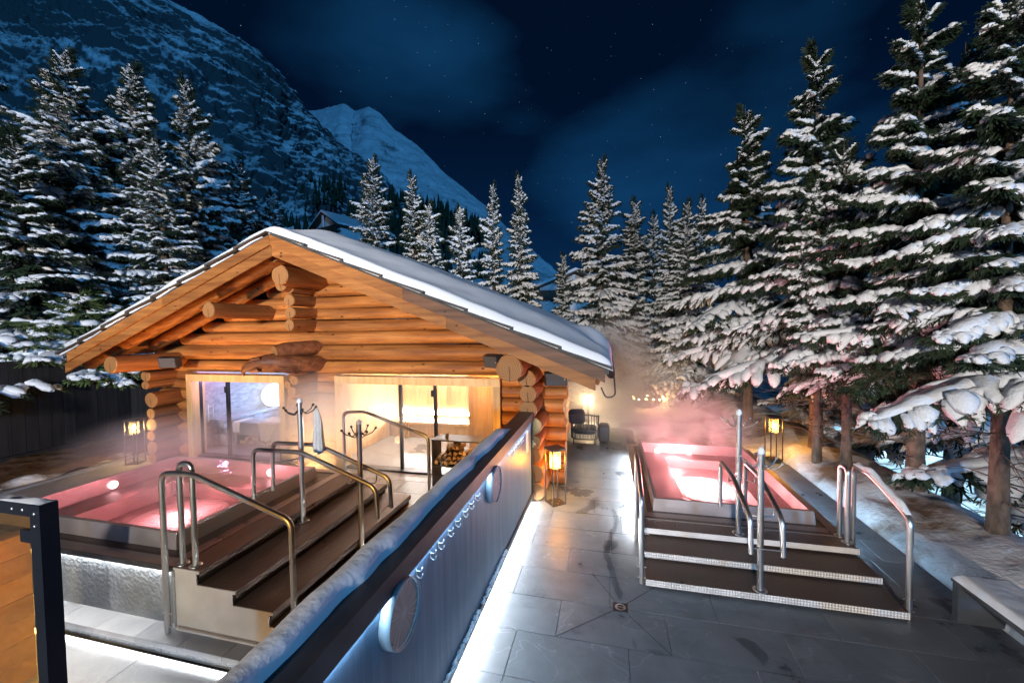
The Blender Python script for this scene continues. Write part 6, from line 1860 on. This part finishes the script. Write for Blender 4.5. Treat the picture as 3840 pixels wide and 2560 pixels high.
house(752, 492, 62, 6.5, 9, 3.0, 1.9, R(-20), 'white chalet with dark wooden gable peeking over the cabin ridge')
house(1320, 628, 40, 7.0, 8, 4.0, 1.4, R(10), 'pale house with one orange lit window behind the middle spruces', lit=(2,))
house(2120, 500, 75, 8.0, 9, 4.5, 2.2, R(-20), 'dark house with orange lit windows far behind the right spruces', lit=(0, 1))
def street_lamp(x, y, h, zb, power, label):
    t = thing('street_lamp', (x, y, zb), label, 'street lamp', 'street lamps on the lower road')
    b = MB(); b.tube([(0, 0, 0), (0, 0, h)], [0.06, 0.04], 10); lpart('pole', b, M['black_steel'], t)
    b = MB(); b.tube([(0, 0, h), (-0.25, 0, h + 0.06), (-0.5, 0, h + 0.05)], 0.03, 8); lpart('arm', b, M['black_steel'], t)
    b = MB(); b.box((-0.75, -0.10, h + 0.02), (-0.35, 0.10, h + 0.08)); lpart('lamp_head', b, M['black_steel'], t)
    b = MB(); b.box((-0.73, -0.08, h + 0.005), (-0.37, 0.08, h + 0.0195)); lpart('lens', b, M['bulb_white'], t)
    add_light('street_light', 'SPOT', (x - 0.55, y, zb + h - 0.03), power, (0.45, 0.78, 1.0), 0.15, target=(x - 0.55, y, zb - 1), spot_size=R(160), spot_blend=0.6)
street_lamp(13.5, 14.5, 4.4, -3.6, 2600, 'street lamp on the lower road hidden behind the front spruces')
street_lamp(14.0, 25.0, 4.5, -3.6, 3400, 'street lamp farther along the lower road behind the amber lantern')

# ------------------------------------------------------------------ steam over the tubs
def steam(name, c, rad, dens, scale, label, seed, lo=0.42, hi=0.72):
    m, nt, out = new_mat(name)
    N, L = nt.nodes, nt.links
    v = N.new('ShaderNodeVolumePrincipled')
    v.inputs['Color'].default_value = (0.95, 0.95, 0.96, 1); v.inputs['Anisotropy'].default_value = 0.15
    tc = N.new('ShaderNodeTexCoord')
    ln = N.new('ShaderNodeVectorMath'); ln.operation = 'LENGTH'; L.new(tc.outputs['Object'], ln.inputs[0])
    fo = N.new('ShaderNodeMapRange'); fo.interpolation_type = 'SMOOTHSTEP'
    fo.inputs[1].default_value = 0.98; fo.inputs[2].default_value = 0.15; fo.inputs[3].default_value = 0; fo.inputs[4].default_value = 1
    L.new(ln.outputs['Value'], fo.inputs[0])
    ge = N.new('ShaderNodeNewGeometry')
    mp = N.new('ShaderNodeMapping'); mp.inputs['Location'].default_value = (seed, seed * 2, 0); mp.inputs['Scale'].default_value = (1, 1, 0.6); L.new(ge.outputs['Position'], mp.inputs[0])
    n = N.new('ShaderNodeTexNoise'); n.inputs['Scale'].default_value = scale; n.inputs['Detail'].default_value = 3; n.inputs['Distortion'].default_value = 0.6; L.new(mp.outputs[0], n.inputs['Vector'])
    r = N.new('ShaderNodeMapRange'); r.inputs[1].default_value = lo; r.inputs[2].default_value = hi; L.new(n.outputs['Fac'], r.inputs[0])
    m1 = N.new('ShaderNodeMath'); m1.operation = 'MULTIPLY'; L.new(fo.outputs[0], m1.inputs[0]); L.new(r.outputs[0], m1.inputs[1])
    m2 = N.new('ShaderNodeMath'); m2.operation = 'MULTIPLY'; L.new(m1.outputs[0], m2.inputs[0]); m2.inputs[1].default_value = dens
    L.new(m2.outputs[0], v.inputs['Density']); L.new(v.outputs[0], out.inputs['Volume'])
    b = MB(); b.sphere((0, 0, 0), 1.0, 20, 12)
    o = link(name, b.mesh(name, m)); o.location = c; o.scale = rad
    return tag(o, label, kind='stuff')
steam('steam', (-6.2, 4.75, 1.25), (2.3, 1.5, 0.75), 1.15, 0.9, 'thin steam rolling over the water of the left hot tub', 2.0)
steam('steam', (-5.3, 6.5, 1.15), (2.3, 1.0, 1.35), 2.3, 0.8, 'steam drifting across the cabin front between its two windows', 7.0)
steam('steam', (1.5, 9.4, 1.05), (1.8, 1.8, 1.1), 1.7, 0.9, 'pink steam over the far end of the right hot tub', 5.0)
steam('steam', (0.6, 12.0, 1.2), (2.7, 2.7, 2.6), 2.1, 0.6, 'peach lit steam hanging over the path behind the cabin corner', 3.0)
